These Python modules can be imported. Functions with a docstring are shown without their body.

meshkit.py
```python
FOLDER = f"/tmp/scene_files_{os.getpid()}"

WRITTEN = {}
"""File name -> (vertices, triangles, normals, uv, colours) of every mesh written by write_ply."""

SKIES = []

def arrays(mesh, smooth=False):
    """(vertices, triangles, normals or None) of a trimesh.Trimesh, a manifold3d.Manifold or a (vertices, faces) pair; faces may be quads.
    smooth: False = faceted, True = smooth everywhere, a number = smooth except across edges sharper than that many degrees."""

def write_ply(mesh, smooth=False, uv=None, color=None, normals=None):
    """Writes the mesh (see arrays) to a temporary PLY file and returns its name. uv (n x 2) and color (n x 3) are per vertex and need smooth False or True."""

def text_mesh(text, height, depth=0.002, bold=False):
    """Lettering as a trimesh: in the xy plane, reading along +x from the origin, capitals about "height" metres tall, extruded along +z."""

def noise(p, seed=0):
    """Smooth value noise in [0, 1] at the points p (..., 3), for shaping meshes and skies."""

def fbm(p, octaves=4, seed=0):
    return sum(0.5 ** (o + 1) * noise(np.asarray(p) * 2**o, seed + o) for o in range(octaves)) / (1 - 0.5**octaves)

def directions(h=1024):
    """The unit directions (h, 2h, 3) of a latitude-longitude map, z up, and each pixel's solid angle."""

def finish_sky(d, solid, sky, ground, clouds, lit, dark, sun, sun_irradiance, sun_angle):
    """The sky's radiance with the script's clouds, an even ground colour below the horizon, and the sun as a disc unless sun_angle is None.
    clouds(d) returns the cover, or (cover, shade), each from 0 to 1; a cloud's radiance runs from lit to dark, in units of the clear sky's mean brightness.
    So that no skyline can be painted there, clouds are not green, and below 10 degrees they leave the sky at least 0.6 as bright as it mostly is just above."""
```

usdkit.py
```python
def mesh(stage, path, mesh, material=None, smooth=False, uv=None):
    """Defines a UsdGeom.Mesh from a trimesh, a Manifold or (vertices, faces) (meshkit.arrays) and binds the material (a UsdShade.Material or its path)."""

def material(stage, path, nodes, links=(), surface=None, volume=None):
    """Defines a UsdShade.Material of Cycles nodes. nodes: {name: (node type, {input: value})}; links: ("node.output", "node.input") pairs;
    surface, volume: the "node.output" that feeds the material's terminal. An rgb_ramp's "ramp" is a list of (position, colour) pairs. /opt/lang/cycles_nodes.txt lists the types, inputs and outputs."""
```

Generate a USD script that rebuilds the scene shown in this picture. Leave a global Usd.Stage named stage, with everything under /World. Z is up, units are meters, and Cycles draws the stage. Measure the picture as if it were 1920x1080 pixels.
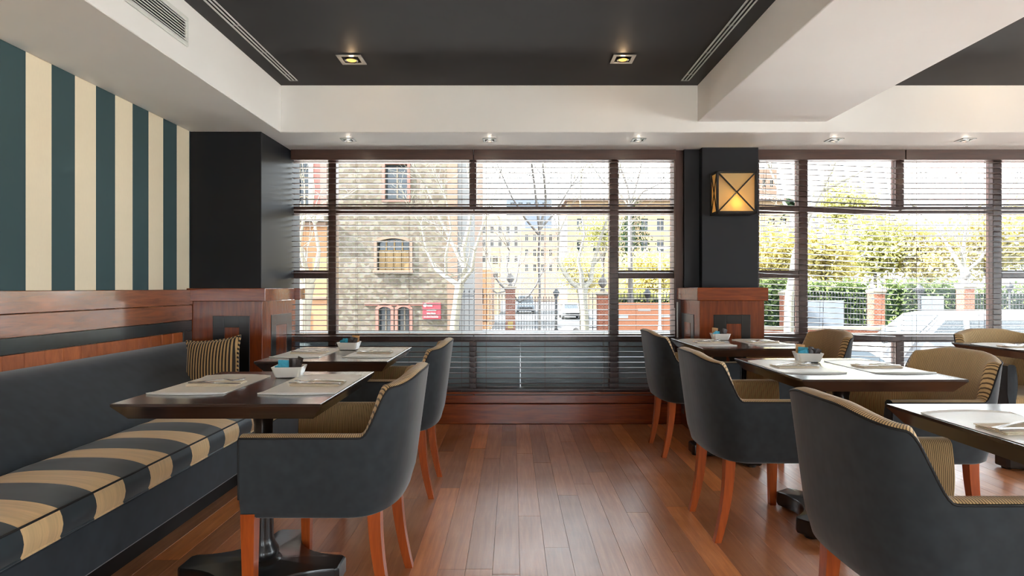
import math, random
import numpy as np
import trimesh
import shapely.geometry as sg
import usdkit, meshkit
from pxr import Usd, UsdGeom, UsdLux, UsdShade, Gf, Sdf, Vt

PI = math.pi
stage = Usd.Stage.CreateInMemory()
UsdGeom.SetStageUpAxis(stage, UsdGeom.Tokens.z)
UsdGeom.SetStageMetersPerUnit(stage, 1.0)
UsdGeom.Xform.Define(stage, '/World')
UsdGeom.Scope.Define(stage, '/World/Looks')

# ------------------------------------------------------------------ camera
F, CU, CV, EYE = 1100.0, 960.0, 540.0, 1.15          # focal length in pixels, picture centre, eye height
cam = UsdGeom.Camera.Define(stage, '/World/camera')
cam.CreateHorizontalApertureAttr(36.0)
cam.CreateVerticalApertureAttr(20.25)
cam.CreateFocalLengthAttr(36.0 * F / 1920.0)
cam.CreateClippingRangeAttr((0.05, 2000.0))
cam.AddTranslateOp().Set(Gf.Vec3d(0, 0, EYE))
cam.AddRotateXOp().Set(90.0)
cam.CreateExposureAttr(1.06)

# ------------------------------------------------------------------ sky, sun
sky = UsdLux.DomeLight.Define(stage, '/World/sky_light')
sky.CreateColorAttr(Gf.Vec3f(0.86, 0.94, 1.0))
sky.CreateIntensityAttr(1.35)
sun = UsdLux.DistantLight.Define(stage, '/World/sun_light')
sun.CreateAngleAttr(0.6)
sun.CreateColorAttr(Gf.Vec3f(1.0, 0.97, 0.93))
sun.CreateNormalizeAttr(True)
sun.CreateIntensityAttr(7.5)
SUN = np.array([-0.74, -0.14, 0.60]); SUN /= np.linalg.norm(SUN)      # towards the sun
_q = Gf.Rotation(Gf.Vec3d(0, 0, 1), Gf.Vec3d(*SUN.tolist()))
sun.AddTransformOp().Set(Gf.Matrix4d().SetRotate(_q))


# ------------------------------------------------------------------ helpers
def P(u, v, y):
    """the point at depth y seen at pixel (u, v)"""
    return np.array([(u - CU) / F * y, y, EYE + (CV - v) / F * y])


def X(u, y): return (u - CU) / F * y
def Z(v, y): return EYE + (CV - v) / F * y


def lin(*c):
    c = np.array(c, float) / 255.0
    return tuple(np.where(c <= 0.04045, c / 12.92, ((c + 0.055) / 1.055) ** 2.4))


_taken = {}


def numbered(parent, name):
    k = _taken.get((parent, name), 0)
    _taken[(parent, name)] = k + 1
    return f'{parent}/{name}' + (f'_{k:03d}' if k else '')


def tag(prim, label=None, cat=None, group=None, kind=None):
    p = prim.GetPrim() if hasattr(prim, 'GetPrim') else prim
    for k, t in (('label', label), ('category', cat), ('group', group), ('kind', kind)):
        if t:
            p.SetCustomDataByKey(k, t)
    return prim


def path_of(p): return str(p.GetPath()) if p is not None else '/World'


def thing(name, label, cat, loc=(0, 0, 0), rz=0.0, group=None, kind=None):
    x = UsdGeom.Xform.Define(stage, numbered('/World', name))
    x.AddTranslateOp().Set(Gf.Vec3d(*[float(a) for a in loc]))
    x.AddRotateZOp().Set(float(math.degrees(rz)))
    x.AddScaleOp().Set(Gf.Vec3f(1, 1, 1))
    return tag(x, label, cat, group, kind)


def dup(src, label, loc, rz=0.0, scale=(1, 1, 1), group=None, cat=None):
    base = src.GetPrim().GetName()
    was = src.GetPrim().GetCustomData()
    x = UsdGeom.Xform.Define(stage, numbered('/World', base))
    x.GetPrim().GetReferences().AddInternalReference(src.GetPath())
    x.ClearXformOpOrder()
    x.AddTranslateOp().Set(Gf.Vec3d(*[float(a) for a in loc]))
    x.AddRotateZOp().Set(float(math.degrees(rz)))
    x.AddScaleOp().Set(Gf.Vec3f(*[float(a) for a in scale]))
    x.GetPrim().SetInstanceable(True)
    return tag(x, label, cat or was['category'], group or was.get('group'))


def struct(name, label=None):
    x = UsdGeom.Xform.Define(stage, f'/World/{name}')
    _taken[('/World', name)] = 1
    return tag(x, label, None, None, 'structure')


def place(x, loc=None, rz=None, scale=None):
    ops = x.GetOrderedXformOps()
    if loc is not None: ops[0].Set(Gf.Vec3d(*[float(a) for a in loc]))
    if rz is not None: ops[1].Set(float(math.degrees(rz)))
    if scale is not None: ops[2].Set(Gf.Vec3f(*[float(a) for a in scale]))


def _chamfer_topology():
    pts = []
    for a in range(3):
        for s in np.ndindex(2, 2, 2):
            p = np.array([(1 if k else -1) for k in s], float)
            q = p.copy()
            for b in range(3):
                if b != a:
                    q[b] *= 0.7
            pts.append(q)
    pts = np.array(pts)
    hull = trimesh.Trimesh(pts, trimesh.convex.convex_hull(pts).faces, process=False) if False else None
    from scipy.spatial import ConvexHull
    h = ConvexHull(pts)
    f = h.simplices.copy()
    for i, t in enumerate(f):
        n = np.cross(pts[t[1]] - pts[t[0]], pts[t[2]] - pts[t[0]])
        if n @ pts[t].mean(0) < 0:
            f[i] = t[::-1]
    return f


_CH = _chamfer_topology()
_BOXV = np.array(list(np.ndindex(2, 2, 2)), float)
_BOXF = np.array([[0, 1, 3], [0, 3, 2], [4, 6, 7], [4, 7, 5], [0, 4, 5], [0, 5, 1], [2, 3, 7], [2, 7, 6], [0, 2, 6], [0, 6, 4], [1, 5, 7], [1, 7, 3]])


class MB:
    """collects shapes into one mesh"""

    def __init__(self): self.v, self.f, self.n = [], [], 0

    def raw(self, v, f):
        v, f = np.asarray(v, float), np.asarray(f, int)
        if f.shape[1] == 4:
            f = np.vstack([f[:, [0, 1, 2]], f[:, [0, 2, 3]]])
        self.v.append(v); self.f.append(f + self.n); self.n += len(v)
        return self

    def add(self, m): return self.raw(m.vertices, m.faces)

    def box(self, x0, x1, y0, y1, z0, z1, b=0.0, M=None):
        lo, hi = np.array([min(x0, x1), min(y0, y1), min(z0, z1)]), np.array([max(x0, x1), max(y0, y1), max(z0, z1)])
        if b <= 0:
            v, f = lo + _BOXV * (hi - lo), _BOXF
        else:
            c, h = (lo + hi) / 2, (hi - lo) / 2
            b = min(b, h.min() * 0.8)
            v = []
            for a in range(3):
                for s in np.ndindex(2, 2, 2):
                    q = np.array([(1 if k else -1) for k in s], float) * h
                    for bb in range(3):
                        if bb != a:
                            q[bb] -= np.sign(q[bb]) * b
                    v.append(c + q)
            v, f = np.array(v), _CH
        if M is not None:
            v = v @ M[:3, :3].T + M[:3, 3]
        return self.raw(v, f)

    def bar(self, p, q, w, h=None, up=(0, 0, 1), b=0.0):
        p, q = np.asarray(p, float), np.asarray(q, float)
        h = w if h is None else h
        L = np.linalg.norm(q - p); d = (q - p) / L
        up = np.asarray(up, float)
        if abs(d @ up) > 0.98: up = np.array([1.0, 0, 0])
        s = np.cross(d, up); s /= np.linalg.norm(s); t = np.cross(s, d)
        M = np.eye(4); M[:3, 0], M[:3, 1], M[:3, 2], M[:3, 3] = d, s, t, (p + q) / 2
        if np.linalg.det(M[:3, :3]) < 0: M[:3, 1] *= -1
        return self.box(-L / 2, L / 2, -w / 2, w / 2, -h / 2, h / 2, b, M)

    def tube(self, pts, radii, sides=8, caps=True):
        p = np.asarray(pts, float); r = np.broadcast_to(np.asarray(radii, float), (len(p),))
        t = np.gradient(p, axis=0); t /= np.linalg.norm(t, axis=1, keepdims=True) + 1e-12
        a0 = np.array([0, 0, 1.0]) if abs(t[0, 2]) < 0.9 else np.array([1.0, 0, 0])
        vs = []
        a = np.cross(t[0], a0); a /= np.linalg.norm(a)
        for i in range(len(p)):
            a = a - (a @ t[i]) * t[i]; a /= np.linalg.norm(a) + 1e-12
            b = np.cross(t[i], a)
            ang = np.arange(sides) * 2 * PI / sides
            vs.append(p[i] + r[i] * (np.cos(ang)[:, None] * a + np.sin(ang)[:, None] * b))
        return self.loft(vs, caps)

    def loft(self, rings, caps=True, closed=True, flip=False):
        rings = [np.asarray(x, float) for x in rings]
        n, m = len(rings[0]), len(rings)
        v = np.vstack(rings); f = []
        J = n if closed else n - 1
        i, j = np.meshgrid(np.arange(m - 1), np.arange(J), indexing='ij')
        jn = (j + 1) % n
        q = np.stack([i * n + j, i * n + jn, (i + 1) * n + jn, (i + 1) * n + j], -1).reshape(-1, 4)
        f = np.vstack([q[:, [0, 1, 2]], q[:, [0, 2, 3]]])
        if caps:
            c0, c1 = len(v), len(v) + 1
            v = np.vstack([v, rings[0].mean(0), rings[-1].mean(0)])
            k = np.arange(n); kn = (k + 1) % n
            f = np.vstack([f, np.stack([kn, k, np.full(n, c0)], 1), np.stack([(m - 1) * n + k, (m - 1) * n + kn, np.full(n, c1)], 1)])
        if flip: f = f[:, ::-1]
        return self.raw(v, f)

    def lathe(self, profile, c=(0, 0), n=24):
        ang = np.arange(n) * 2 * PI / n
        return self.loft([np.stack([c[0] + r * np.cos(ang), c[1] + r * np.sin(ang), np.full(n, z)], 1) for r, z in profile])

    def rects(self, levels):
        """stack of axis-aligned rectangles (x0, x1, y0, y1, z)"""
        return self.loft([np.array([[a, c, z], [b, c, z], [b, d, z], [a, d, z]]) for a, b, c, d, z in levels])

    def prism(self, poly, lo, hi, axis='y'):
        """a polygon in (x, z) run along y, in (y, z) along x or in (x, y) along z"""
        m = trimesh.creation.extrude_polygon(poly if hasattr(poly, 'exterior') else sg.Polygon(poly), hi - lo, engine='earcut')
        v = m.vertices.copy()
        if axis == 'y': v = np.stack([v[:, 0], lo + v[:, 2], v[:, 1]], 1); f = m.faces[:, ::-1]
        elif axis == 'x': v = np.stack([lo + v[:, 2], v[:, 0], v[:, 1]], 1); f = m.faces
        else: v = v + [0, 0, lo]; f = m.faces
        return self.raw(v, f)

    def move(self, M):
        self.v = [v @ M[:3, :3].T + M[:3, 3] for v in self.v]
        return self

    def arrays(self): return np.vstack(self.v), np.vstack(self.f)

    def build(self, name, mat, parent=None, smooth=False, uv=None, label=None):
        p = numbered(path_of(parent), name)
        m = usdkit.mesh(stage, p, self.arrays(), M[mat], smooth=smooth, uv=uv)
        if label: tag(m, label)
        return m


def rot(axis, ang, at=(0, 0, 0)):
    return trimesh.transformations.rotation_matrix(ang, axis, at)


def trans(x, y, z):
    T = np.eye(4); T[:3, 3] = (x, y, z); return T


# ------------------------------------------------------------------ materials
M = {}


def mat(name, nodes, links=(), surface='p.BSDF'):
    M[name] = usdkit.material(stage, f'/World/Looks/{name}', nodes, links, surface=surface)
    return M[name]


def plain(name, c, rough=0.5, metal=0.0, spec=0.5, coat=0.0, sheen=0.0, vary=0.06, scale=40.0, bump=0.0, coat_rough=0.08):
    d = 1 + vary
    nodes = {'g': ('geometry', {}),
             'n': ('noise_texture', {'scale': scale, 'detail': 3.0}),
             'r': ('rgb_ramp', {'ramp': [(0.3, tuple(x * (1 - vary) for x in c)), (0.7, tuple(min(1, x * d) for x in c))]}),
             'p': ('principled_bsdf', {'roughness': rough, 'metallic': metal, 'specular_ior_level': spec, 'coat_weight': coat, 'coat_roughness': coat_rough, 'sheen_weight': sheen, 'sheen_roughness': 0.4})}
    links = [('g.position', 'n.vector'), ('n.fac', 'r.fac'), ('r.color', 'p.base_color')]
    if bump:
        nodes['b'] = ('bump', {'strength': bump, 'distance': 0.002})
        links += [('n.fac', 'b.height'), ('b.normal', 'p.normal')]
    mat(name, nodes, links)


def wood(name, c1, c2, rough=0.3, coat=0.3, stretch=(1, 1, 1), scale=14.0, rnd=0.0, bump=0.08, coat_rough=0.1, coat_ior=1.5):
    """grain: noise stretched along one axis of world space; rnd mixes in a tone of each piece's own"""
    nodes = {'g': ('geometry', {}),
             'm': ('mapping', {'scale': stretch}),
             'n': ('noise_texture', {'scale': scale, 'detail': 5.0, 'roughness': 0.6, 'distortion': 0.6}),
             'r': ('rgb_ramp', {'ramp': [(0.25, c1), (0.75, c2)]}),
             'p': ('principled_bsdf', {'roughness': rough, 'coat_weight': coat, 'coat_roughness': coat_rough, 'coat_ior': coat_ior}),
             'b': ('bump', {'strength': bump, 'distance': 0.001})}
    links = [('g.position', 'm.vector'), ('m.vector', 'n.vector'), ('n.fac', 'r.fac'), ('n.fac', 'b.height'), ('b.normal', 'p.normal')]
    if rnd:
        nodes['o'] = ('object_info', {})
        nodes['h'] = ('hsv', {'hue': 0.5, 'saturation': 1.0, 'fac': 1.0})
        nodes['mr'] = ('map_range', {'from_min': 0.0, 'from_max': 1.0, 'to_min': 1 - rnd, 'to_max': 1 + rnd})
        links += [('o.random', 'mr.value'), ('mr.result', 'h.value'), ('r.color', 'h.color'), ('h.color', 'p.base_color')]
    else:
        links += [('r.color', 'p.base_color')]
    mat(name, nodes, links)


plain('white_paint', lin(228, 228, 227), 0.55, vary=0.015, scale=3)
plain('rear_paint', lin(214, 204, 188), 0.7, vary=0.03, scale=3)
plain('terrace_stone', lin(226, 222, 214), 0.9, vary=0.05, scale=2)
plain('beam_paint', lin(236, 237, 237), 0.5, vary=0.01, scale=3)
plain('dark_ceiling', lin(46, 46, 47), 0.6, vary=0.06, scale=5, spec=0.25)
plain('navy_paint', lin(19, 22, 29), 0.45, vary=0.05, scale=6, spec=0.3)
plain('black_inlay', lin(13, 13, 14), 0.3, vary=0.1, coat=0.3)
plain('dark_band', lin(34, 42, 44), 0.3, vary=0.1, coat=1.0, coat_rough=0.16)
plain('slate_fabric', lin(51, 56, 60), 0.85, sheen=0.35, vary=0.14, scale=26, spec=0.2, bump=0.15)
plain('bench_fabric', lin(43, 50, 57), 0.8, sheen=0.3, vary=0.16, scale=16, spec=0.25, bump=0.1)
plain('black_cord', lin(22, 22, 24), 0.7, vary=0.1)
plain('black_iron', lin(20, 20, 21), 0.28, vary=0.2, scale=60, coat=0.4, bump=0.1)
plain('dark_void', lin(10, 10, 11), 0.8)
plain('white_metal', lin(205, 208, 205), 0.4, vary=0.02)
plain('grey_metal', lin(165, 168, 168), 0.3, metal=0.6, vary=0.03)
plain('chrome', lin(215, 215, 215), 0.15, metal=1.0, vary=0.02)
plain('steel', lin(200, 198, 195), 0.22, metal=1.0, vary=0.05)
plain('porcelain', lin(238, 234, 226), 0.25, coat=0.5, vary=0.01)
plain('napkin_paper', lin(240, 228, 208), 0.8, vary=0.03, scale=90)
plain('placemat', lin(238, 236, 230), 0.34, vary=0.03, scale=12, spec=0.6)
plain('blue_paper', lin(60, 165, 195), 0.5, vary=0.15, scale=90)
plain('brown_paper', lin(52, 40, 36), 0.4, vary=0.5, scale=120)
plain('tan_paper', lin(196, 148, 96), 0.6, vary=0.15, scale=90)
plain('cord_string', lin(90, 70, 58), 0.8)
plain('toe_black', lin(14, 12, 12), 0.6)
wood('red_wood_y', lin(112, 54, 22), lin(164, 92, 46), 0.3, 1.0, (7, 0.7, 7), 6.0, coat_rough=0.12, coat_ior=2.4, bump=0.02)
wood('red_wood_x', lin(98, 38, 12), lin(150, 68, 25), 0.2, 0.3, (0.7, 7, 7), 6.0)
wood('tile_wood', lin(142, 70, 32), lin(184, 100, 52), 0.4, 0.3, (3, 3, 0.8), 9.0, rnd=0.12)
wood('red_wood_z', lin(92, 37, 12), lin(142, 64, 24), 0.2, 0.15, (7, 7, 0.7), 6.0)
wood('leg_wood', lin(142, 60, 16), lin(188, 88, 30), 0.34, 0.4, (6, 6, 0.6), 7.0)
wood('espresso', lin(34, 25, 21), lin(52, 38, 32), 0.2, 0.6, (1, 8, 8), 5.0, bump=0.02, coat_rough=0.16)
wood('frame_wood', lin(56, 34, 28), lin(80, 50, 42), 0.35, 0.3, (7, 7, 0.7), 6.0)
wood('slat_wood', lin(54, 34, 27), lin(80, 52, 42), 0.4, 0.35, (0.7, 7, 7), 6.0, coat_rough=0.25)

# floor planks: each plank a tone of its own, worn varnish
mat('floor_wood', {
    'g': ('geometry', {}), 'm': ('mapping', {'scale': (9, 0.6, 1)}),
    'n': ('noise_texture', {'scale': 5.0, 'detail': 6.0, 'roughness': 0.65, 'distortion': 0.5}),
    'r': ('rgb_ramp', {'ramp': [(0.2, lin(180, 110, 64)), (0.55, lin(208, 138, 88)), (0.85, lin(230, 164, 114))]}),
    'o': ('object_info', {}),
    'rr': ('rgb_ramp', {'ramp': [(0.0, (0.62, 0.60, 0.62)), (0.25, (0.80, 0.77, 0.77)), (0.75, (0.95, 0.91, 0.89)), (0.88, (1.1, 1.04, 0.92)), (0.94, (1.4, 1.22, 0.92)), (1.0, (1.5, 1.26, 0.95))]}),
    'x': ('mix', {'mix_type': 'multiply', 'fac': 1.0}),
    'ms': ('mapping', {'scale': (1.3, 14, 1), 'rotation': (0, 0, 0.5)}),
    's': ('noise_texture', {'scale': 16.0, 'detail': 6.0, 'roughness': 0.8}),
    'w': ('noise_texture', {'scale': 1.7, 'detail': 3.0}),
    'ro': ('map_range', {'from_min': 0.3, 'from_max': 0.7, 'to_min': 0.24, 'to_max': 0.42}),
    'sc': ('rgb_ramp', {'ramp': [(0.0, (1, 1, 1)), (0.60, (1, 1, 1)), (0.66, (0.72, 0.70, 0.70)), (0.70, (1, 1, 1)), (1.0, (1, 1, 1))]}),
    'x2': ('mix', {'mix_type': 'multiply', 'fac': 0.8}),
    'b': ('bump', {'strength': 0.16, 'distance': 0.0012}),
    'p': ('principled_bsdf', {'coat_weight': 0.7, 'coat_roughness': 0.28, 'coat_ior': 1.45, 'specular_ior_level': 0.5})},
    [('g.position', 'm.vector'), ('m.vector', 'n.vector'), ('n.fac', 'r.fac'), ('o.random', 'rr.fac'), ('r.color', 'x.color1'), ('rr.color', 'x.color2'),
     ('x.color', 'x2.color1'), ('s.fac', 'sc.fac'), ('sc.color', 'x2.color2'), ('x2.color', 'p.base_color'), ('g.position', 'ms.vector'), ('ms.vector', 's.vector'), ('g.position', 'w.vector'), ('w.fac', 'ro.value'), ('ro.result', 'p.roughness'),
     ('s.fac', 'b.height'), ('b.normal', 'p.normal'), ('b.normal', 'p.coat_normal')])


def stripes(name, ca, cb, start, period, axis='y', duty=0.5, rough=0.8, sheen=0.0, spec=0.3, soft=0.0, uv=False, bump=0.0, fleck=(60, 60, 8), vary=0.06):
    """ca in the first share (duty) of each period along a world axis or along the mesh's own st coordinate"""
    nodes = {'g': ('geometry', {}), 't': ('texture_coordinate', {}), 's': ('separate_xyz', {}),
             'a': ('math', {'math_type': 'subtract', 'value2': start}),
             'd': ('math', {'math_type': 'divide', 'value2': period}),
             'f': ('math', {'math_type': 'fraction'}),
             'ramp': ('rgb_ramp', {'ramp': [(0.0, ca), (max(duty - soft - 1e-3, 0.001), ca), (duty + 1e-3, cb), (1.0 - soft - 1e-3, cb), (1.0, cb if soft == 0 else ca)]}),
             'm': ('mapping', {'scale': fleck}),
             'n': ('noise_texture', {'scale': 1.0, 'detail': 4.0, 'roughness': 0.7}),
             'mr': ('map_range', {'from_min': 0.2, 'from_max': 0.8, 'to_min': 1 - vary * 2, 'to_max': 1 + vary * 2}),
             'h': ('hsv', {'hue': 0.5, 'saturation': 1.0, 'fac': 1.0}),
             'p': ('principled_bsdf', {'roughness': rough, 'sheen_weight': sheen, 'specular_ior_level': spec})}
    links = [('g.position', 'm.vector'), ('m.vector', 'n.vector'), ('n.fac', 'mr.value'),
             ('t.UV' if uv else 'g.position', 's.vector'), (f's.{axis}', 'a.value1'), ('a.value', 'd.value1'), ('d.value', 'f.value1'), ('f.value', 'ramp.fac'),
             ('ramp.color', 'h.color'), ('mr.result', 'h.value'), ('h.color', 'p.base_color')]
    if bump:
        nodes['b'] = ('bump', {'strength': bump, 'distance': 0.001, 'invert': True})
        nodes['bw'] = ('rgb_to_bw', {})
        links += [('ramp.color', 'bw.color'), ('bw.val', 'b.height'), ('b.normal', 'p.normal')]
    mat(name, nodes, links)


stripes('wallpaper', lin(228, 214, 188), lin(58, 79, 83), 2.907 - 0.3276 * 40, 0.3276, vary=0.012, fleck=(90, 90, 30))
stripes('cushion_stripe', lin(230, 194, 142), lin(38, 50, 57), 1.784 - 0.3135 * 40, 0.3135, rough=0.42, sheen=0.2, spec=0.45, fleck=(3, 70, 3), vary=0.1)
stripes('chair_stripe', lin(206, 172, 122), lin(96, 74, 46), 0.0, 0.0062, axis='x', duty=0.66, soft=0.12, uv=True, rough=0.8, sheen=0.25, bump=0.3)
stripes('pillow_stripe', lin(188, 154, 106), lin(42, 34, 30), 0.0, 0.0205, axis='x', duty=0.5, soft=0.06, uv=True, rough=0.8, sheen=0.2)

# glass for the panes
mat('window_glass', {'t': ('transparent_bsdf', {'color': (0.97, 0.98, 0.98)}), 'gl': ('glossy_bsdf', {'color': (1, 1, 1), 'roughness': 0.0}), 'fr': ('fresnel', {'IOR': 1.2}), 'm': ('mix_closure', {})},
    [('fr.fac', 'm.fac'), ('t.BSDF', 'm.closure1'), ('gl.BSDF', 'm.closure2')], surface='m.closure')
mat('lamp_panel', {'d': ('diffuse_bsdf', {'color': lin(236, 214, 168)}), 't': ('translucent_bsdf', {'color': lin(252, 228, 170)}), 'm': ('mix_closure', {'fac': 0.62})},
    [('d.BSDF', 'm.closure1'), ('t.BSDF', 'm.closure2')], surface='m.closure')


def glow(name, c, s):
    mat(name, {'e': ('emission', {'color': c, 'strength': s})}, surface='e.emission')


glow('lamp_warm', (1.0, 0.50, 0.12), 1.1)
glow('lamp_cool', (1.0, 0.88, 0.68), 1.0)
glow('lamp_bulb', (1.0, 0.66, 0.25), 26.0)

# street
STREET = 0.30


def street(*c): return tuple(STREET * x for x in lin(*c))


plain('asphalt', street(96, 101, 108), 0.9, vary=0.12, scale=3)
plain('paving', street(150, 146, 138), 0.9, vary=0.1, scale=1.3)
plain('plane_bark', street(176, 168, 148), 0.9, vary=0.14, scale=5)
plain('grey_bark', street(150, 142, 136), 0.9, vary=0.15, scale=6)
plain('pink_wall', street(214, 140, 128), 0.9, vary=0.05, scale=1)
plain('orange_wall', street(214, 158, 112), 0.9, vary=0.06, scale=1)
plain('ochre_wall', street(226, 186, 140), 0.9, vary=0.06, scale=0.6)
plain('cream_wall', street(222, 196, 160), 0.9, vary=0.05, scale=0.5)
plain('rose_wall', street(210, 172, 146), 0.9, vary=0.05, scale=0.5)
plain('blue_wall', street(140, 150, 165), 0.9, vary=0.05, scale=0.5)
plain('grey_render', street(176, 174, 172), 0.9, vary=0.05, scale=0.8)
plain('stone_trim', street(196, 180, 158), 0.9, vary=0.05, scale=3)
plain('brown_stone', street(168, 138, 116), 0.9, vary=0.12, scale=4)
plain('red_stone', street(196, 128, 112), 0.9, vary=0.12, scale=4)
plain('roof_tile', street(160, 130, 112), 0.9, vary=0.25, scale=2)
plain('street_glass', street(62, 74, 84), 0.15, vary=0.2, scale=2)
plain('timber', street(176, 140, 84), 0.7, vary=0.1, scale=6)
plain('hoarding_orange', street(236, 150, 104), 0.7, vary=0.06, scale=2)
plain('hoarding_white', street(160, 170, 182), 0.6, vary=0.04, scale=2)
plain('sign_red', street(205, 40, 62), 0.5, vary=0.02)
plain('sign_white', street(240, 236, 232), 0.5, vary=0.02)
plain('plate_yellow', street(226, 186, 60), 0.5)
plain('car_white', street(186, 188, 192), 0.25, coat=0.6, vary=0.01)
plain('car_silver', street(176, 184, 190), 0.3, metal=0.3, coat=0.5, vary=0.02)
plain('car_orange', street(222, 84, 36), 0.3, coat=0.5, vary=0.02)
plain('car_dark', street(30, 32, 36), 0.4)
plain('tyre', street(24, 24, 25), 0.9)
plain('iron_dark', street(46, 48, 54), 0.6)
plain('cladding', lin(98, 108, 110), 0.4, metal=0.3, vary=0.06, scale=3)
mat('rubble_stone', {
    'g': ('geometry', {}), 'm': ('mapping', {'scale': (1, 1, 1.25)}), 'v': ('voronoi_texture', {'scale': 6.0}) , 'w': ('white_noise_texture', {}),
    'r': ('rgb_ramp', {'ramp': [(0.0, street(142, 130, 114)), (0.5, street(160, 148, 130)), (1.0, street(184, 176, 160))]}),
    'n': ('noise_texture', {'scale': 9.0, 'detail': 4.0}), 'x': ('mix', {'mix_type': 'multiply', 'fac': 0.35}),
    'p': ('principled_bsdf', {'roughness': 0.95, 'specular_ior_level': 0.1})},
    [('g.position', 'm.vector'), ('m.vector', 'v.vector'), ('v.color', 'w.vector'), ('w.value', 'r.fac'), ('g.position', 'n.vector'), ('r.color', 'x.color1'), ('n.color', 'x.color2'), ('x.color', 'p.base_color')])
mat('brick', {
    'g': ('geometry', {}), 's': ('separate_xyz', {}), 'a': ('math', {'math_type': 'add'}), 'c': ('combine_xyz', {}),
    'b': ('brick_texture', {'color1': street(178, 96, 70), 'color2': street(200, 120, 92), 'mortar': street(206, 176, 156), 'scale': 3.2, 'mortar_size': 0.02}),
    'p': ('principled_bsdf', {'roughness': 0.9, 'specular_ior_level': 0.2})},
    [('g.position', 's.vector'), ('s.x', 'a.value1'), ('s.y', 'a.value2'), ('a.value', 'c.x'), ('s.z', 'c.y'), ('c.vector', 'b.vector'), ('b.color', 'p.base_color')])


def leafy(name, c1, c2):
    mat(name, {'g': ('geometry', {}), 'n': ('noise_texture', {'scale': 2.2, 'detail': 3.0}), 'r': ('rgb_ramp', {'ramp': [(0.3, c1), (0.7, c2)]}),
               'd': ('diffuse_bsdf', {}), 't': ('translucent_bsdf', {}), 'm': ('mix_closure', {'fac': 0.45})},
        [('g.position', 'n.vector'), ('n.fac', 'r.fac'), ('r.color', 'd.color'), ('r.color', 't.color'), ('d.BSDF', 'm.closure1'), ('t.BSDF', 'm.closure2')], surface='m.closure')


def bright(*c): return tuple(0.52 * x for x in lin(*c))


leafy('leaf_yellow', bright(214, 194, 112), bright(240, 226, 148))
leafy('leaf_lime', bright(190, 190, 110), bright(226, 220, 150))
leafy('leaf_green', bright(104, 124, 78), bright(148, 164, 106))
leafy('leaf_dark', street(62, 84, 62), street(92, 112, 84))

# ================================================================== THE ROOM
GZ0 = -0.4
WL, YW, YR, XR = -2.41, 5.05, -3.0, 7.2      # left wall, window plane, rear edge, right wall
SOF, CEIL = 2.32, 2.673

# ---- floor
floor = struct('floor')
MB().box(WL - 0.2, XR + 0.2, YR, YW + 0.12, -0.30, -0.02).build('subfloor', 'toe_black', floor)
rnd = random.Random(5)
PW = 0.111
rest = MB()
x = WL
plank_i = 0
while x < XR:
    x1 = min(x + PW, XR)
    y = 4.955 + rnd.uniform(0.0, 0.0)
    y1 = y - rnd.uniform(0.35, 1.7)
    while y > YR:
        y1 = max(y1, YR)
        dz = rnd.uniform(-0.0003, 0.0003)
        a, b_ = x + 0.00025, x1 - 0.00025
        lv = [(a, b_, y1 + 0.0003, y - 0.0003, -0.02), (a, b_, y1 + 0.0003, y - 0.0003, -0.0008 + dz), (a + 0.0006, b_ - 0.0006, y1 + 0.0010, y - 0.0010, dz)]
        seen = y > 2.2 and min(abs(x), abs(x1)) < y * 0.9 + 0.1
        if seen:
            MB().rects(lv).build('floor_plank', 'floor_wood', floor)
            plank_i += 1
        else:
            rest.rects(lv)
        y = y1
        y1 = y - rnd.uniform(0.9, 2.0)
    x = x1
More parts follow.
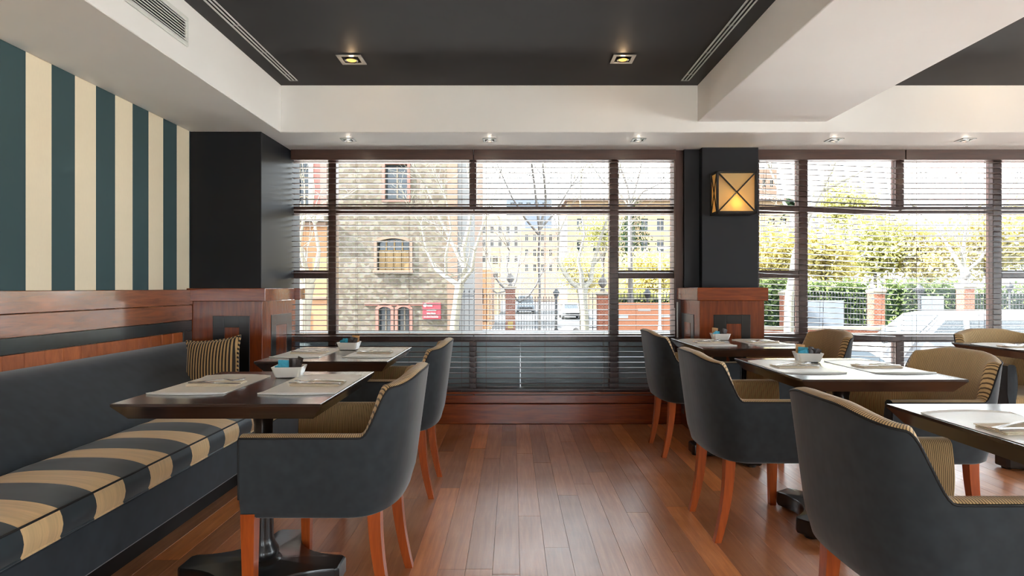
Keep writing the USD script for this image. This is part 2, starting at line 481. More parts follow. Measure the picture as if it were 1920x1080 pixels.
tag(rest.build('outlying_planks', 'floor_wood', floor), kind='stuff')

# ---- left wall: striped wallpaper over a wainscot of boards and short tiles
wall = struct('wall_left')
MB().box(WL - 0.2, WL, YR, YW, 0.0, 2.9).build('wallpaper', 'wallpaper', wall)
WY = 4.375
for nm, z0, z1, t, m_ in (('cap_board', 1.0265, 1.137, 0.030, 'red_wood_y'), ('wainscot_board', 0.9125, 1.0245, 0.026, 'red_wood_y'), ('inlay_band', 0.833, 0.9105, 0.024, 'dark_band')):
    MB().box(WL, WL + t, YR + 0.5, WY, z0, z1, 0.003).build(nm, m_, wall)
MB().box(WL, WL + 0.024, 4.262, WY, 0.30, 0.831, 0.002).build('inlay_band', 'dark_band', wall)
y = 4.255
while y > 0.6:
    MB().box(WL, WL + 0.022, y - 0.1240, y, 0.60, 0.830, 0.002).build('wainscot_tile', 'tile_wood', wall)
    y -= 0.1255
MB().box(WL, WL + 0.010, YR + 0.5, 4.262, 0.0, 0.60).build('back_panel', 'red_wood_y', wall)

# ---- window wall masonry, right and rear edges
wall = struct('wall_front')
MB().box(WL - 0.2, XR, YW, YW + 0.20, -0.3, 0.250).build('plinth', 'red_wood_x', wall)
MB().box(WL - 0.2, XR, YW, YW + 0.25, 2.30, 3.0).build('header', 'white_paint', wall)
MB().box(WL - 0.2, -1.90, YW, YW + 0.2, 0.25, 2.32).build('pier', 'navy_paint', wall)
MB().box(1.4535, 2.07, YW - 0.10, YW + 0.2, 0.25, 2.32).build('pier', 'navy_paint', wall)
wall = struct('wall_right')
MB().box(XR, XR + 0.2, YR, YW + 0.2, -0.3, 0.08).build('plinth', 'red_wood_y', wall)
MB().box(XR, XR + 0.2, YR, YW + 0.2, 2.30, 3.0).build('header', 'white_paint', wall)
wall = struct('wall_rear')
MB().box(WL - 0.2, -0.6, YR - 0.2, YR, -0.3, 3.0).build('plaster', 'rear_paint', wall)
MB().box(2.0, XR + 0.2, YR - 0.2, YR, -0.3, 3.0).build('plaster', 'rear_paint', wall)
MB().box(-0.9, 2.0, YR - 0.2, YR, -0.3, 0.10).build('plinth', 'rear_paint', wall)
MB().box(-0.9, 2.0, YR - 0.2, YR, 1.90, 3.0).build('header', 'rear_paint', wall)

# ---- baseboard under the left windows
bb = struct('baseboard_front')
MB().box(-1.86, 1.433, 4.960, YW, 0.0, 0.168, 0.004).build('lower_board', 'red_wood_x', bb)
MB().box(-1.86, 1.433, 4.985, YW, 0.170, 0.247, 0.004).build('upper_board', 'red_wood_x', bb)
MB().box(-1.86, 1.433, 4.970, YW + 0.05, 0.249, 0.268, 0.004).build('ledge', 'red_wood_x', bb)
MB().box(1.93, XR, 4.960, YW, 0.0, 0.168, 0.004).build('lower_board', 'red_wood_x', bb)
MB().box(1.93, XR, 4.985, YW, 0.170, 0.247, 0.004).build('upper_board', 'red_wood_x', bb)

# ---- ceiling: two dark panels between white soffits and a beam
ceil = struct('ceiling')
MB().box(WL, 1.6, YR, 4.55, CEIL, 3.0).build('dark_panel', 'dark_ceiling', ceil)
MB().box(1.6, XR, YR, 4.55, CEIL + 0.0, 3.0).build('dark_panel', 'dark_ceiling', ceil)
MB().box(WL, -1.736, YR, 4.60, SOF, CEIL + 0.1, 0.004).build('side_soffit', 'white_paint', ceil)
MB().box(WL, XR, 4.41, YW + 0.02, SOF - 0.0004, CEIL + 0.1, 0.004).build('window_soffit', 'white_paint', ceil)
MB().box(1.395, 2.365, YR, 4.415, 2.40, CEIL + 0.1, 0.004).build('beam', 'beam_paint', ceil)

# ---- pillars
pil = struct('pillar')
tag(pil, 'dark navy corner pillar above wood casing beside striped wallpaper')
MB().box(WL, -1.876, 4.39, YW, 1.147, SOF, 0.003).build('shaft', 'navy_paint', pil)
MB().box(WL, -1.865, 4.380, YW, 0.0, 1.052, 0.003).build('casing', 'red_wood_z', pil)
MB().box(WL, -1.826, 4.340, 4.93, 1.051, 1.148, 0.004).build('cap', 'red_wood_x', pil)
MB().box(-1.86, -1.780, 4.932, YW, 1.051, 1.148, 0.004).build('cap', 'red_wood_x', pil)


def frame_inlay(parent, a0, a1, ztop, b0, b1, zin, plane, axis, zb=0.10):
    """an upside-down U of black inlay round a wooden middle, a few millimetres proud of the casing"""
    t = 0.004

    def bx(mb, p0, p1, z0, z1, tt):
        if axis == 'y': return mb.box(p0, p1, plane - tt, plane + 0.01, z0, z1, 0.001)
        return mb.box(plane - 0.01, plane + tt, p0, p1, z0, z1, 0.001)
    k = MB(); bx(k, a0, b0, zb, ztop, t); bx(k, b1, a1, zb, ztop, t); bx(k, b0, b1, zin, ztop, t)
    k.build('inlay', 'black_inlay', parent)
    bx(MB(), b0 + 0.001, b1 - 0.001, zb, zin - 0.001, t * 0.6).build('centre_panel', 'red_wood_z', parent)


frame_inlay(pil, -2.232, -1.958, 0.941, -2.146, -2.036, 0.856, 4.380, 'y')
frame_inlay(pil, 4.54, 4.955, 0.941, 4.63, 4.85, 0.856, -1.865, 'x')

pil = struct('pillar_001')
tag(pil, 'dark navy pillar carrying the square lantern above a wooden casing')
MB().box(1.579, 2.05, 4.88, YW, 1.15, SOF, 0.003).build('shaft', 'navy_paint', pil)
MB().box(1.433, 1.927, 4.48, YW, 0.0, 1.055, 0.003).build('casing', 'red_wood_z', pil)
MB().box(1.400, 1.937, 4.43, YW, 1.054, 1.153, 0.004).build('cap', 'red_wood_x', pil)
frame_inlay(pil, 1.539, 1.820, 0.946, 1.637, 1.751, 0.877, 4.480, 'y')
kx = MB(); kx.box(1.429, 1.44, 4.62, 4.95, 0.1, 0.94, 0.001); kx.build('inlay', 'black_inlay', pil)
MB().box(1.427, 1.44, 4.70, 4.86, 0.1, 0.87, 0.001).build('centre_panel', 'red_wood_z', pil)
MB().box(1.386, 1.4535, 4.985, YW + 0.1, 0.25, SOF, 0.002).build('jamb', 'frame_wood', pil)

# ---- windows: frames, transoms and panes
FY0, FY1 = 5.05, 5.13


def window(name, full, cols_top, cols_mid, cols_low, transoms, u0, u1, label):
    """full: posts of the whole height; the cols: (u_left, u_right) of each post; transoms: (u0, u1, v0, v1)"""
    w = struct(name, label)
    fx = lambda u: X(u, FY0)
    fz = lambda v: Z(v, FY0)
    v_head, v_t0, v_t1, v_s0, v_s1, v_low = 301, 387, 400, 626, 641, 727
    for a, b in full:
        MB().box(fx(a), fx(b), FY0, FY1, fz(735), 2.33, 0.003).build('post', 'frame_wood', w)
    for a, b in cols_top:
        MB().box(fx(a), fx(b), FY0 + 0.004, FY1 - 0.004, fz(v_t0), 2.33, 0.003).build('short_post', 'frame_wood', w)
    for a, b in cols_low:
        MB().box(fx(a), fx(b), FY0 + 0.004, FY1 - 0.004, fz(735), fz(v_s1), 0.003).build('short_post', 'frame_wood', w)
    MB().box(fx(u0), fx(u1), FY0 + 0.006, FY1 - 0.006, fz(v_head), 2.33, 0.003).build('head_rail', 'frame_wood', w)
    MB().box(fx(u0), fx(u1), FY0 + 0.002, FY1 - 0.002, fz(v_t1), fz(v_t0), 0.003).build('transom', 'frame_wood', w)
    MB().box(fx(u0), fx(u1), FY0 - 0.02, FY1 + 0.03, fz(v_s1), fz(v_s0), 0.004).build('sill', 'frame_wood', w)
    MB().box(fx(u0), fx(u1), FY0 + 0.006, FY1 - 0.006, 0.25, fz(v_low), 0.003).build('bottom_rail', 'frame_wood', w)
    for a, b, v0, v1 in transoms:
        MB().box(fx(a), fx(b), FY0 + 0.003, FY1 - 0.003, fz(v1), fz(v0), 0.003).build('transom', 'frame_wood', w)

    def panes(posts, v0, v1, splits=()):
        ps = sorted([(u0, u0)] + list(posts) + [(u1, u1)])
        for (a0, a1), (b0, b1) in zip(ps, ps[1:]):
            if b0 - a1 < 6: continue
            cut = [s for s in splits if s[0] <= a1 + 8 and s[1] >= b0 - 8]
            spans = [(v0, v1)] if not cut else [(v0, cut[0][2]), (cut[0][3], v1)]
            for va, vb in spans:
                MB().box(fx(a1), fx(b0), 5.092, 5.098, fz(vb), fz(va)).build('pane', 'window_glass', w)
    panes(list(full) + list(cols_top), v_head, v_t0)
    panes(list(full) + list(cols_mid), v_t1, v_s0, transoms)
    panes(list(full) + list(cols_low), v_s1, v_low)
    return w


window('window_1', [(545 - 18, 545 - 6), (615, 630), (1143, 1160), (1265, 1278)], [(880, 893)], [], [(880, 893)],
       [(540, 615, 507, 521), (1160, 1265, 507, 521)], 527, 1278, 'left dark wood window group between the two navy pillars')
window('window_2', [(1408, 1424), (1498, 1515), (1862, 1879), (2130, 2147)], [(1681, 1696)], [], [(1681, 1696)],
       [(1424, 1498, 507, 521), (1879, 2130, 507, 521)], 1408, 2300, 'right dark wood window group beyond the lantern pillar')


w3 = struct('window_3', 'side windows of the right-hand bay, out of view')
for yy in (YR, -0.9, 1.2, 3.3, YW - 0.08):
    MB().box(XR + 0.06, XR + 0.14, yy, yy + 0.08, 0.08, 2.30, 0.003).build('post', 'frame_wood', w3)
for y0_, y1_ in ((YR + 0.08, -0.9), (-0.82, 1.2), (1.28, 3.3), (3.38, YW - 0.08)):
    MB().box(XR + 0.098, XR + 0.102, y0_, y1_, 0.08, 2.30).build('pane', 'window_glass', w3)


w4 = struct('window_4', 'rear terrace windows behind the viewpoint, out of view')
for xx in (-0.9, 0.5, 1.92):
    MB().box(xx, xx + 0.08, YR - 0.14, YR - 0.06, 0.10, 2.55, 0.003).build('post', 'frame_wood', w4)
for x0_, x1_ in ((-0.82, 0.5), (0.58, 1.92)):
    MB().box(x0_, x1_, YR - 0.102, YR - 0.098, 0.10, 2.55).build('pane', 'window_glass', w4)
terr = struct('terrace', 'pale stone terrace behind the dining room, out of view')
MB().box(-14, 26, -18, YR - 0.2, GZ0, 0.0).build('paving', 'terrace_stone', terr)
MB().box(XR + 0.2, 26, YR - 0.2, YW + 0.2, GZ0, 0.0).build('paving', 'terrace_stone', terr)


# ---- venetian blinds
def blind(x0, x1, label, tilt=0.0, valance='slat_wood', cords=3, wand=False, ztop=2.232, zbot=0.272):
    t = thing('venetian_blind', label, 'blind', ((x0 + x1) / 2, 5.0, ztop), group='wooden venetian blinds over the windows')
    R = rot((0, 1, 0), tilt, (-(x1 - x0) / 2, 0, 0))
    h = (x1 - x0) / 2
    n = int(round((ztop - zbot) / 0.0448))
    for i in range(n):
        z = -0.012 - i * 0.0448
        k = MB()
        ys = np.linspace(-0.025, 0.025, 4)
        crown = 0.0035 * (1 - (ys / 0.025) ** 2)
        prof = [(y, z + c) for y, c in zip(ys, crown)] + [(y, z + c - 0.0038) for y, c in zip(ys[::-1], crown[::-1])]
        r0 = np.array([[-h, y, zz] for y, zz in prof]); r1 = r0.copy(); r1[:, 0] = h
        k.loft([r1, r0])
        k.move(R).build('slat', 'slat_wood', t)
    MB().box(-h, h, -0.026, 0.026, -0.012 - n * 0.0448 - 0.010, -0.012 - n * 0.0448 + 0.012, 0.004).move(R).build('bottom_rail', 'slat_wood', t)
    MB().box(-h, h, -0.050, -0.034, 0.002, SOF - ztop - 0.001, 0.002).build('valance', valance, t)
    MB().box(-h, h, -0.030, 0.028, 0.010, SOF - ztop - 0.004, 0.002).build('head_box', 'slat_wood', t)
    for j in range(cords):
        cx = -h + 0.10 + (2 * h - 0.2) * j / max(cords - 1, 1)
        k = MB()
        for yy in (-0.027, 0.027):
            k.bar((cx, yy, 0.0), (cx, yy, -0.012 - n * 0.0448), 0.0016)
        k.move(R).build('ladder_cord', 'cord_string', t)
    if wand:
        MB().tube([(h - 0.012, -0.045, 0.0), (h - 0.012, -0.045, -1.25)], 0.004, 6).build('cord', 'cord_string', t)
        MB().tube([(h + 0.012, -0.05, -1.20), (h + 0.012, -0.05, -1.50)], 0.007, 8).build('wand', 'white_metal', t)
    return t


blind(-1.868, -0.329, 'wooden venetian blind from the corner pillar to the first valance joint', cords=4)
blind(-0.321, 1.384, 'wooden venetian blind just left of the lantern pillar over the street view', cords=4, wand=True)
blind(2.060, 3.318, 'crooked wooden venetian blind sagging to one side, beside the lantern pillar', tilt=math.radians(2.3), cords=3)
blind(3.328, 6.40, 'wooden venetian blind at the far right above the white van', cords=6)

# ================================================================== BENCH
bench = thing('banquette_bench', 'long dark upholstered wall bench with a striped seat cushion', 'bench', (WL, 2.3, 0))
B0, B1 = -1.5, 1.985                       # along y from the origin
k = MB(); k.box(0.03, 0.910, B0, B1, 0.127, 0.322, 0.012); k.build('base', 'bench_fabric', bench)
MB().box(0.03, 0.806, B0 + 0.02, B1 - 0.02, 0.0, 0.127).build('toe_kick', 'toe_black', bench)
bp = [(0.034, 0.30), (0.47, 0.30), (0.452, 0.45)]
bp += [(0.452 - 0.30 * s ** 1.15, 0.45 + 0.285 * s ** 0.92) for s in np.linspace(0.1, 1, 10)]
bp += [(0.110, 0.752), (0.065, 0.760), (0.034, 0.760)]
MB().prism(bp, B0, B1, 'y').build('backrest', 'bench_fabric', bench, smooth=35)
cx_ = np.array([0.445, 0.47, 0.52, 0.60, 0.68, 0.75, 0.80, 0.845, 0.88, 0.90, 0.9125])
cz_ = np.array([0.427, 0.437, 0.446, 0.452, 0.453, 0.451, 0.447, 0.440, 0.431, 0.424, 0.4185])
from scipy.interpolate import PchipInterpolator
xs_ = np.r_[np.linspace(0.445, 0.80, 14), np.linspace(0.815, 0.9125, 9)]
cp = [(0.44, 0.322)] + [(a_, float(PchipInterpolator(cx_, cz_)(a_))) for a_ in xs_]
cp += [(0.922, 0.395), (0.926, 0.37), (0.922, 0.345), (0.912, 0.322)]
cp_ = np.array(cp)
ys = np.linspace(B0, B1 - 0.005, 60)
rings = []
for yy in ys:
    d = 0.003 * math.sin(yy * 20.0) + 0.002 * math.sin(yy * 43.0)
    c = cp_.copy(); c[:, 1] += d * np.clip((c[:, 1] - 0.425) / 0.02, 0, 1)
    rings.append(np.stack([c[:, 0], np.full(len(c), yy), c[:, 1]], 1))
MB().loft(rings).build('seat_cushion', 'cushion_stripe', bench, smooth=40)
for nm, px, pz, m_, rr in (('piping', 0.9135, 0.4195, 'black_cord', 0.0038), ('piping', 0.9135, 0.3235, 'cushion_stripe', 0.0045), ('piping', 0.450, 0.428, 'cushion_stripe', 0.0045)):
    MB().tube([(px, yy, pz) for yy in ys], rr, 6).build(nm, m_, bench, smooth=True)

# ---- scatter cushion in the corner of the bench
pw = thing('throw_pillow', 'gold and black striped throw pillow leaning in the bench corner', 'pillow', (-1.925, 3.77, 0.440))
n = 25
uu, vv = np.meshgrid(np.linspace(-1, 1, n), np.linspace(-1, 1, n), indexing='ij')


def pillow_sheet(s):
    pinch = 1 - 0.10 * (1 - np.abs(uu) ** 3) * np.abs(vv) ** 6
    pinch2 = 1 - 0.10 * (1 - np.abs(vv) ** 3) * np.abs(uu) ** 6
    px, pz = 0.190 * uu * pinch2, 0.195 * vv * pinch
    th = 0.065 * ((1 - uu ** 2) * (1 - vv ** 2)) ** 0.42 + 0.002
    wr = 0.004 * np.sin(9 * uu + 2 * vv) * (np.abs(vv) ** 2)
    return np.stack([px, s * (th + wr), pz + 0.195], -1).reshape(-1, 3)


q = []
for i in range(n - 1):
    for j in range(n - 1):
        q.append((i * n + j, (i + 1) * n + j, (i + 1) * n + j + 1, i * n + j + 1))
q = np.array(q)
PR = rot((0, 0, 1), math.radians(-8)) @ rot((1, 0, 0), math.radians(-10)) @ rot((0, 1, 0), math.radians(-6))
fr, bk = pillow_sheet(-1), pillow_sheet(1)
k = MB(); k.raw(fr, q); k.raw(bk, q[:, ::-1]); k.move(PR)
uvp = np.stack([np.r_[fr[:, 0], bk[:, 0]] + 1.0, np.r_[fr[:, 2], bk[:, 2]]], 1)
k.build('cover', 'pillow_stripe', pw, smooth=True, uv=uvp)
idx = [(i, 0) for i in range(n)] + [(n - 1, j) for j in range(1, n)] + [(i, n - 1) for i in range(n - 2, -1, -1)] + [(0, j) for j in range(n - 2, -1, -1)]
edge = np.array([fr[i * n + j] * [1, 0, 1] for i, j in idx])
k = MB(); k.tube(edge, [0.006 + 0.003 * (i % 2) for i in range(len(edge))], 6); k.move(PR).build('braid_edge', 'pillow_stripe', pw, smooth=True, uv=np.zeros((len(np.vstack(k.v)), 2)) + np.linspace(0, 1.2, len(np.vstack(k.v)))[:, None])

# ================================================================== TABLES
TW, TD, TH = 0.69, 0.745, 0.77


def make_table(label, loc, base_rot=0.0, base_off=(0.0, 0.0)):
    t = thing('dining_table', label, 'table', loc, 0, group='dark square tables laid for two')
    w, d = TW / 2, TD / 2
    R = lambda i, z: (-w + i, w - i, -d + i, d - i, z)
    MB().rects([R(0.036, TH - 0.056), R(0.002, TH - 0.012), R(0.0, TH - 0.009), R(0.0, TH - 0.0015), R(0.0015, TH)]).build('tabletop', 'espresso', t)
    bx, by = base_off
    k = MB()
    k.lathe([(0.036, 0.06), (0.066, 0.08), (0.07, 0.088), (0.064, 0.098), (0.054, 0.105), (0.058, 0.12), (0.056, 0.135), (0.044, 0.155), (0.038, 0.18), (0.036, 0.3), (0.034, 0.62), (0.040, 0.66), (0.060, 0.69), (0.064, 0.708)], (bx, by), 28)
    k.build('column', 'black_iron', t, smooth=40)
    k = MB()
    a = 0.785 + base_rot
    for s in (0, PI / 2):
        c, s_ = math.cos(a + s), math.sin(a + s)
        k.bar((bx - 0.2 * c, by - 0.2 * s_, TH - 0.062), (bx + 0.2 * c, by + 0.2 * s_, TH - 0.062), 0.05, 0.012, b=0.002)
    k.build('support_cross', 'black_iron', t)
    for s in (1, 3):
        c, s_ = math.cos(a + s * PI / 2 - 0.2), math.sin(a + s * PI / 2 - 0.2)
        MB().lathe([(0.004, 0), (0.007, 0.002), (0.007, 0.012), (0.003, 0.016)], (0, 0), 10).move(trans(bx + 0.075 * c, by + 0.075 * s_, TH - 0.086)).build('bolt', 'chrome', t, smooth=40)
    # four-armed cast base with hollow curves between the arms
    pts = []
    for q4 in range(4):
        A = q4 * PI / 2 + base_rot
        ca, sa = math.cos(A), math.sin(A)
        L = lambda u, v: (u * ca - v * sa, u * sa + v * ca)
        pts += [L(0.297, -0.058), L(0.310, -0.045), L(0.310, 0.045), L(0.297, 0.058)]
        for s in np.linspace(0.12, 0.88, 8):
            p0, p2, p1 = np.array([0.297, 0.058]), np.array([0.058, 0.297]), np.array([0.075, 0.075])
            pts.append(L(*((1 - s) ** 2 * p0 + 2 * s * (1 - s) * p1 + s * s * p2)))
    pts = np.array(pts) + [bx, by]

    def ring(sc, z):
        c = np.array([bx, by]); r = c + (pts - c) * sc
        return np.column_stack([r, np.full(len(r), z)])
    MB().loft([ring(0.985, 0.014), ring(1.0, 0.022), ring(1.0, 0.070), ring(0.992, 0.078), ring(0.975, 0.081), ring(0.3, 0.092)]).build('foot_plate', 'black_iron', t, smooth=25)
    for q4 in range(4):
        A = q4 * PI / 2 + base_rot
        MB().lathe([(0.026, 0.0), (0.029, 0.004), (0.029, 0.016), (0.02, 0.018)], (0, 0), 14).move(trans(bx + 0.272 * math.cos(A), by + 0.272 * math.sin(A), 0.0)).build('glide', 'black_iron', t, smooth=40)
    return t


tables = {
    'L1': ('laid dark table nearest on the bench side', (-0.972, 2.294)),
    'L2': ('laid dark table at the far end of the bench by the corner pillar', (-0.990, 3.405)),
    'R1': ('laid dark table against the casing under the lantern', (1.543, 4.055)),
    'R2': ('laid dark table in the middle of the right-hand row', (1.550, 2.806)),
    'R3': ('laid dark table cut off by the right edge, nearest of all', (1.572, 1.553)),
    'R4': ('laid dark table by the right-hand window in front of a striped chair', (3.430, 3.745)),
}
first = None
for key, (label, (tx, ty)) in tables.items():
    if key == 'R2':
        make_table(label, (tx, ty, 0), math.radians(34), (0.055, 0.055))
    elif first is None:
        first = make_table(label, (tx, ty, 0))
    else:
        dup(first, label, (tx, ty, 0))

# ================================================================== CHAIRS
def make_chair(label, loc, rz):
    """local frame: the back's outer top at x = 0, the seat opens towards +x"""
    t = thing('tub_chair', label, 'chair', loc, rz, group='slate and gold striped tub chairs')
    half, xc, ax, front, thick = 0.302, 0.245, 0.185, 0.572, 0.056
    # plan path (outer face at arm level): arm front -> round the back -> other arm front
    path = [(x_, -half) for x_ in np.linspace(front, xc, 16)[:-1]]
    for a in np.linspace(-PI / 2, PI / 2, 41):
        c, s = math.cos(a), math.sin(a)
        path.append((xc - ax * abs(c) ** (2 / 2.7), half * np.sign(s) * abs(s) ** (2 / 2.7)))
    path += [(x_, half) for x_ in np.linspace(xc, front, 16)[1:]]
    path = np.array(path)
    seg = np.r_[0, np.cumsum(np.linalg.norm(np.diff(path, axis=0), axis=1))]
    s_new = np.linspace(0, seg[-1], 221)
    path = np.stack([np.interp(s_new, seg, path[:, i]) for i in (0, 1)], 1)
    tg = np.gradient(path, axis=0); tg /= np.linalg.norm(tg, axis=1, keepdims=True)
    nrm = np.stack([-tg[:, 1], tg[:, 0]], 1)                 # points inwards or outwards
    cen = np.array([0.35, 0.0])
    if ((path[110] + nrm[110] * 0.05 - cen) ** 2).sum() > ((path[110] - cen) ** 2).sum(): nrm = -nrm

    def smooth01(v): v = np.clip(v, 0, 1); return v * v * (3 - 2 * v)
    xs = path[:, 0]
    backness = smooth01((0.36 - xs) / 0.26)
    rise = smooth01((0.180 - xs) / 0.034)
    crest = smooth01((0.30 - np.abs(path[:, 1])) / 0.22)
    ztop = 0.662 + (0.822 - 0.662) * rise + 0.034 * rise * crest
    ztop = np.convolve(np.r_[np.full(3, ztop[0]), ztop, np.full(3, ztop[-1])], np.ones(7) / 7, 'valid')
    zbot = 0.385 + 0.0 * xs

    def pt(i, off, z):
        lean = 0.062 * backness[i] * np.clip((z - 0.385) / 0.47, -0.2, 1.05)
        tuck = 0.012 * (1 - smooth01((z - 0.385) / 0.09))
        p = path[i] + nrm[i] * (off + tuck * (1 if off < thick / 2 else 0))
        return (p[0] - lean, p[1], z)
    N = len(path)
    outer = []
    for i in range(N):
        zt = ztop[i]
        col = [pt(i, thick, 0.386), pt(i, thick * 0.5, 0.381), pt(i, 0.012, 0.383), pt(i, 0.0, 0.392)]
        for f in np.linspace(0.06, 1, 12):
            col.append(pt(i, 0.0, 0.392 + (zt - 0.014 - 0.392) * f))
        col.append(pt(i, 0.0015, zt - 0.009))
        outer.append(np.array(col))
    k = MB()
    k.loft(outer, caps=False, closed=False)
    lining, uv = [], []
    K = 18
    for i in range(N):
        zt = ztop[i]
        col = [pt(i, 0.0015, zt - 0.009), pt(i, 0.006, zt - 0.004), pt(i, thick * 0.3, zt), pt(i, thick * 0.55, zt + 0.001), pt(i, thick * 0.85, zt - 0.003), pt(i, thick, zt - 0.014)]
        for f in np.linspace(0.08, 1, K - 6):
            zz = zt - 0.014 + (0.43 - zt + 0.014) * f
            col.append(pt(i, thick + 0.012 * math.sin(PI * f), zz))
        lining.append(np.array(col))
        uv += [(s_new[i] + 2.0, c[2]) for c in col]
    # arm fronts closed by the outer cloth
    for i, fl in ((0, False), (N - 1, True)):
        ringf = np.vstack([outer[i], lining[i][1:], [pt(i, thick, 0.40)]])
        bul = ringf.mean(0) + np.array([0.008, 0, 0])
        v = np.vstack([ringf, bul]); nn = len(ringf)
        f = np.array([[a, (a + 1) % nn, nn] for a in range(nn)])
        k.raw(v, f if fl else f[:, ::-1])
    k.build('outer_shell', 'slate_fabric', t, smooth=50)
    k = MB(); k.loft(lining, caps=False, closed=False)
    k.build('striped_lining', 'chair_stripe', t, smooth=True, uv=np.array(uv))
    pp = [outer[i][-1] for i in range(N)]
    pp = [outer[0][j] + [0.002, 0, 0] for j in range(4, len(outer[0]) - 1, 3)] + pp + [outer[-1][j] + [0.002, 0, 0] for j in range(len(outer[0]) - 2, 3, -3)]
    MB().tube(pp, 0.0036, 6).build('piping', 'black_cord', t, smooth=True)
    # seat pad
    inner = [np.array(pt(i, thick + 0.002, 0.42))[:2] for i in range(8, N - 8, 4)]
    inner = np.array(inner); inner[0, 0] = inner[-1, 0] = front - 0.006
    ic = inner.mean(0)
    rings, uv = [], []
    for sc, z in ((0.97, 0.383), (0.995, 0.392), (1.0, 0.41), (1.0, 0.437), (0.99, 0.449), (0.955, 0.458), (0.86, 0.464), (0.5, 0.468), (0.02, 0.469)):
        r = ic + (inner - ic) * sc
        rings.append(np.column_stack([r, np.full(len(r), z)]))
    k = MB(); k.loft(rings, caps=True)
    vv_ = np.vstack(k.v)
    k.build('seat', 'chair_stripe', t, smooth=True, uv=np.stack([vv_[:, 1] + 2.0, vv_[:, 0]], 1))
    # legs: straight tapered in front, swept back behind
    for s in (-1, 1):
        MB().loft([np.array([[0.548 + a * w, s * 0.272 + b * w, z] for a, b in ((-1, -1), (1, -1), (1, 1), (-1, 1))]) for w, z in ((0.014, 0.0), (0.016, 0.004), (0.023, 0.40))]).build('leg', 'leg_wood', t)
    for s in (-1, 1):
        ring = []
        for z in np.linspace(0, 0.40, 9):
            cx = 0.150 - 0.055 * ((0.40 - z) / 0.40) ** 2.0
            w = 0.0150 + 0.008 * (z / 0.40)
            ring.append(np.array([[cx + a * w, s * (0.187 - 0.0 * z) + b * w, z] for a, b in ((-1, -1), (1, -1), (1, 1), (-1, 1))]))
        MB().loft(ring).build('leg', 'leg_wood', t, smooth=30)
    return t


CH = {
    'L1': ('slate tub chair with its back to the aisle, at the nearest bench-side table', (-0.328, 2.235), PI),
    'L2': ('slate tub chair with its back to the aisle, nearest the left window', (-0.345, 3.396), PI),
    'R1': ('slate tub chair seen from behind, left of the table under the lantern', (0.935, 4.17), 0),
    'R2': ('slate tub chair seen from behind, left of the middle right-hand table', (0.833, 2.845), 0),
    'R3': ('largest, nearest slate tub chair, cut off by the bottom right edge', (0.843, 1.640), 0),
    'R1b': ('tub chair showing its gold lining behind the middle table, facing the lantern table', (2.325, 4.15), PI),
    'R2b': ('tub chair showing its wide gold lining at the middle right-hand table', (2.215, 2.83), PI),
    'R4': ('gold lined tub chair with its back to the right-hand window', (3.440, 4.290), -PI / 2),
}
fc = None
for key, (label, (cx, cy), rz) in CH.items():
    if fc is None: fc = make_chair(label, (cx, cy, 0), rz)
    else: dup(fc, label, (cx, cy, 0), rz)

# ================================================================== TABLE SETTINGS
def rounded(w, d, bow, n=10):
    """outline of a mat w by d whose short ends bow outwards"""
    pts = []
    for s in np.linspace(-1, 1, n): pts.append((w / 2 * s, -d / 2 - bow * (1 - s * s)))
    for s in np.linspace(-1, 1, n): pts.append((w / 2, d / 2 * s))
    for s in np.linspace(1, -1, n): pts.append((w / 2 * s, d / 2 + bow * (1 - s * s)))
    for s in np.linspace(1, -1, n): pts.append((-w / 2, d / 2 * s))
    out = [pts[0]]
    for p in pts[1:]:
        if np.hypot(p[0] - out[-1][0], p[1] - out[-1][1]) > 1e-6: out.append(p)
    return np.array(out[:-1])


_mat0 = _nap0 = _fork0 = _knife0 = None


def mat_thing(label, loc, rz):
    global _mat0
    if _mat0 is not None: return dup(_mat0, label, loc, rz)
    t = thing('placemat', label, 'placemat', loc, rz, group='grey paper placemats on the tables')
    o = rounded(0.275, 0.42, 0.018)
    ring = lambda sc, z: np.column_stack([o * sc, z + 0.004 * np.clip(np.abs(o[:, 1] * sc) / 0.21 - 0.9, 0, 1) * 10 * (z > 0.0005)])
    MB().loft([ring(1.0, 0.0003), ring(1.0, 0.0014), ring(0.93, 0.0014), ring(0.5, 0.0014)]).build('sheet', 'placemat', t)
    _mat0 = t
    return t


def napkin_thing(label, loc, rz):
    global _nap0
    if _nap0 is not None: return dup(_nap0, label, loc, rz)
    t = thing('napkin', label, 'napkin', loc, rz, group='folded napkins on the placemats')
    k = MB()
    for i, (dx, dy) in enumerate(((0, 0), (0.003, 0.002), (-0.002, 0.004))):
        k.box(-0.095 + dx, 0.095 + dx, -0.05 + dy, 0.05 + dy, 0.0025 * i, 0.0025 * i + 0.0022, 0.0009)
    k.build('folds', 'napkin_paper', t)
    _nap0 = t
    return t


def blade(pts, w, z, th):
    """flat bar through (x, width, height) stations"""
    rings = []
    for x_, wd, h in pts:
        rings.append(np.array([[x_, -wd / 2, h], [x_, wd / 2, h], [x_, wd / 2, h + th], [x_, -wd / 2, h + th]]))
    return rings


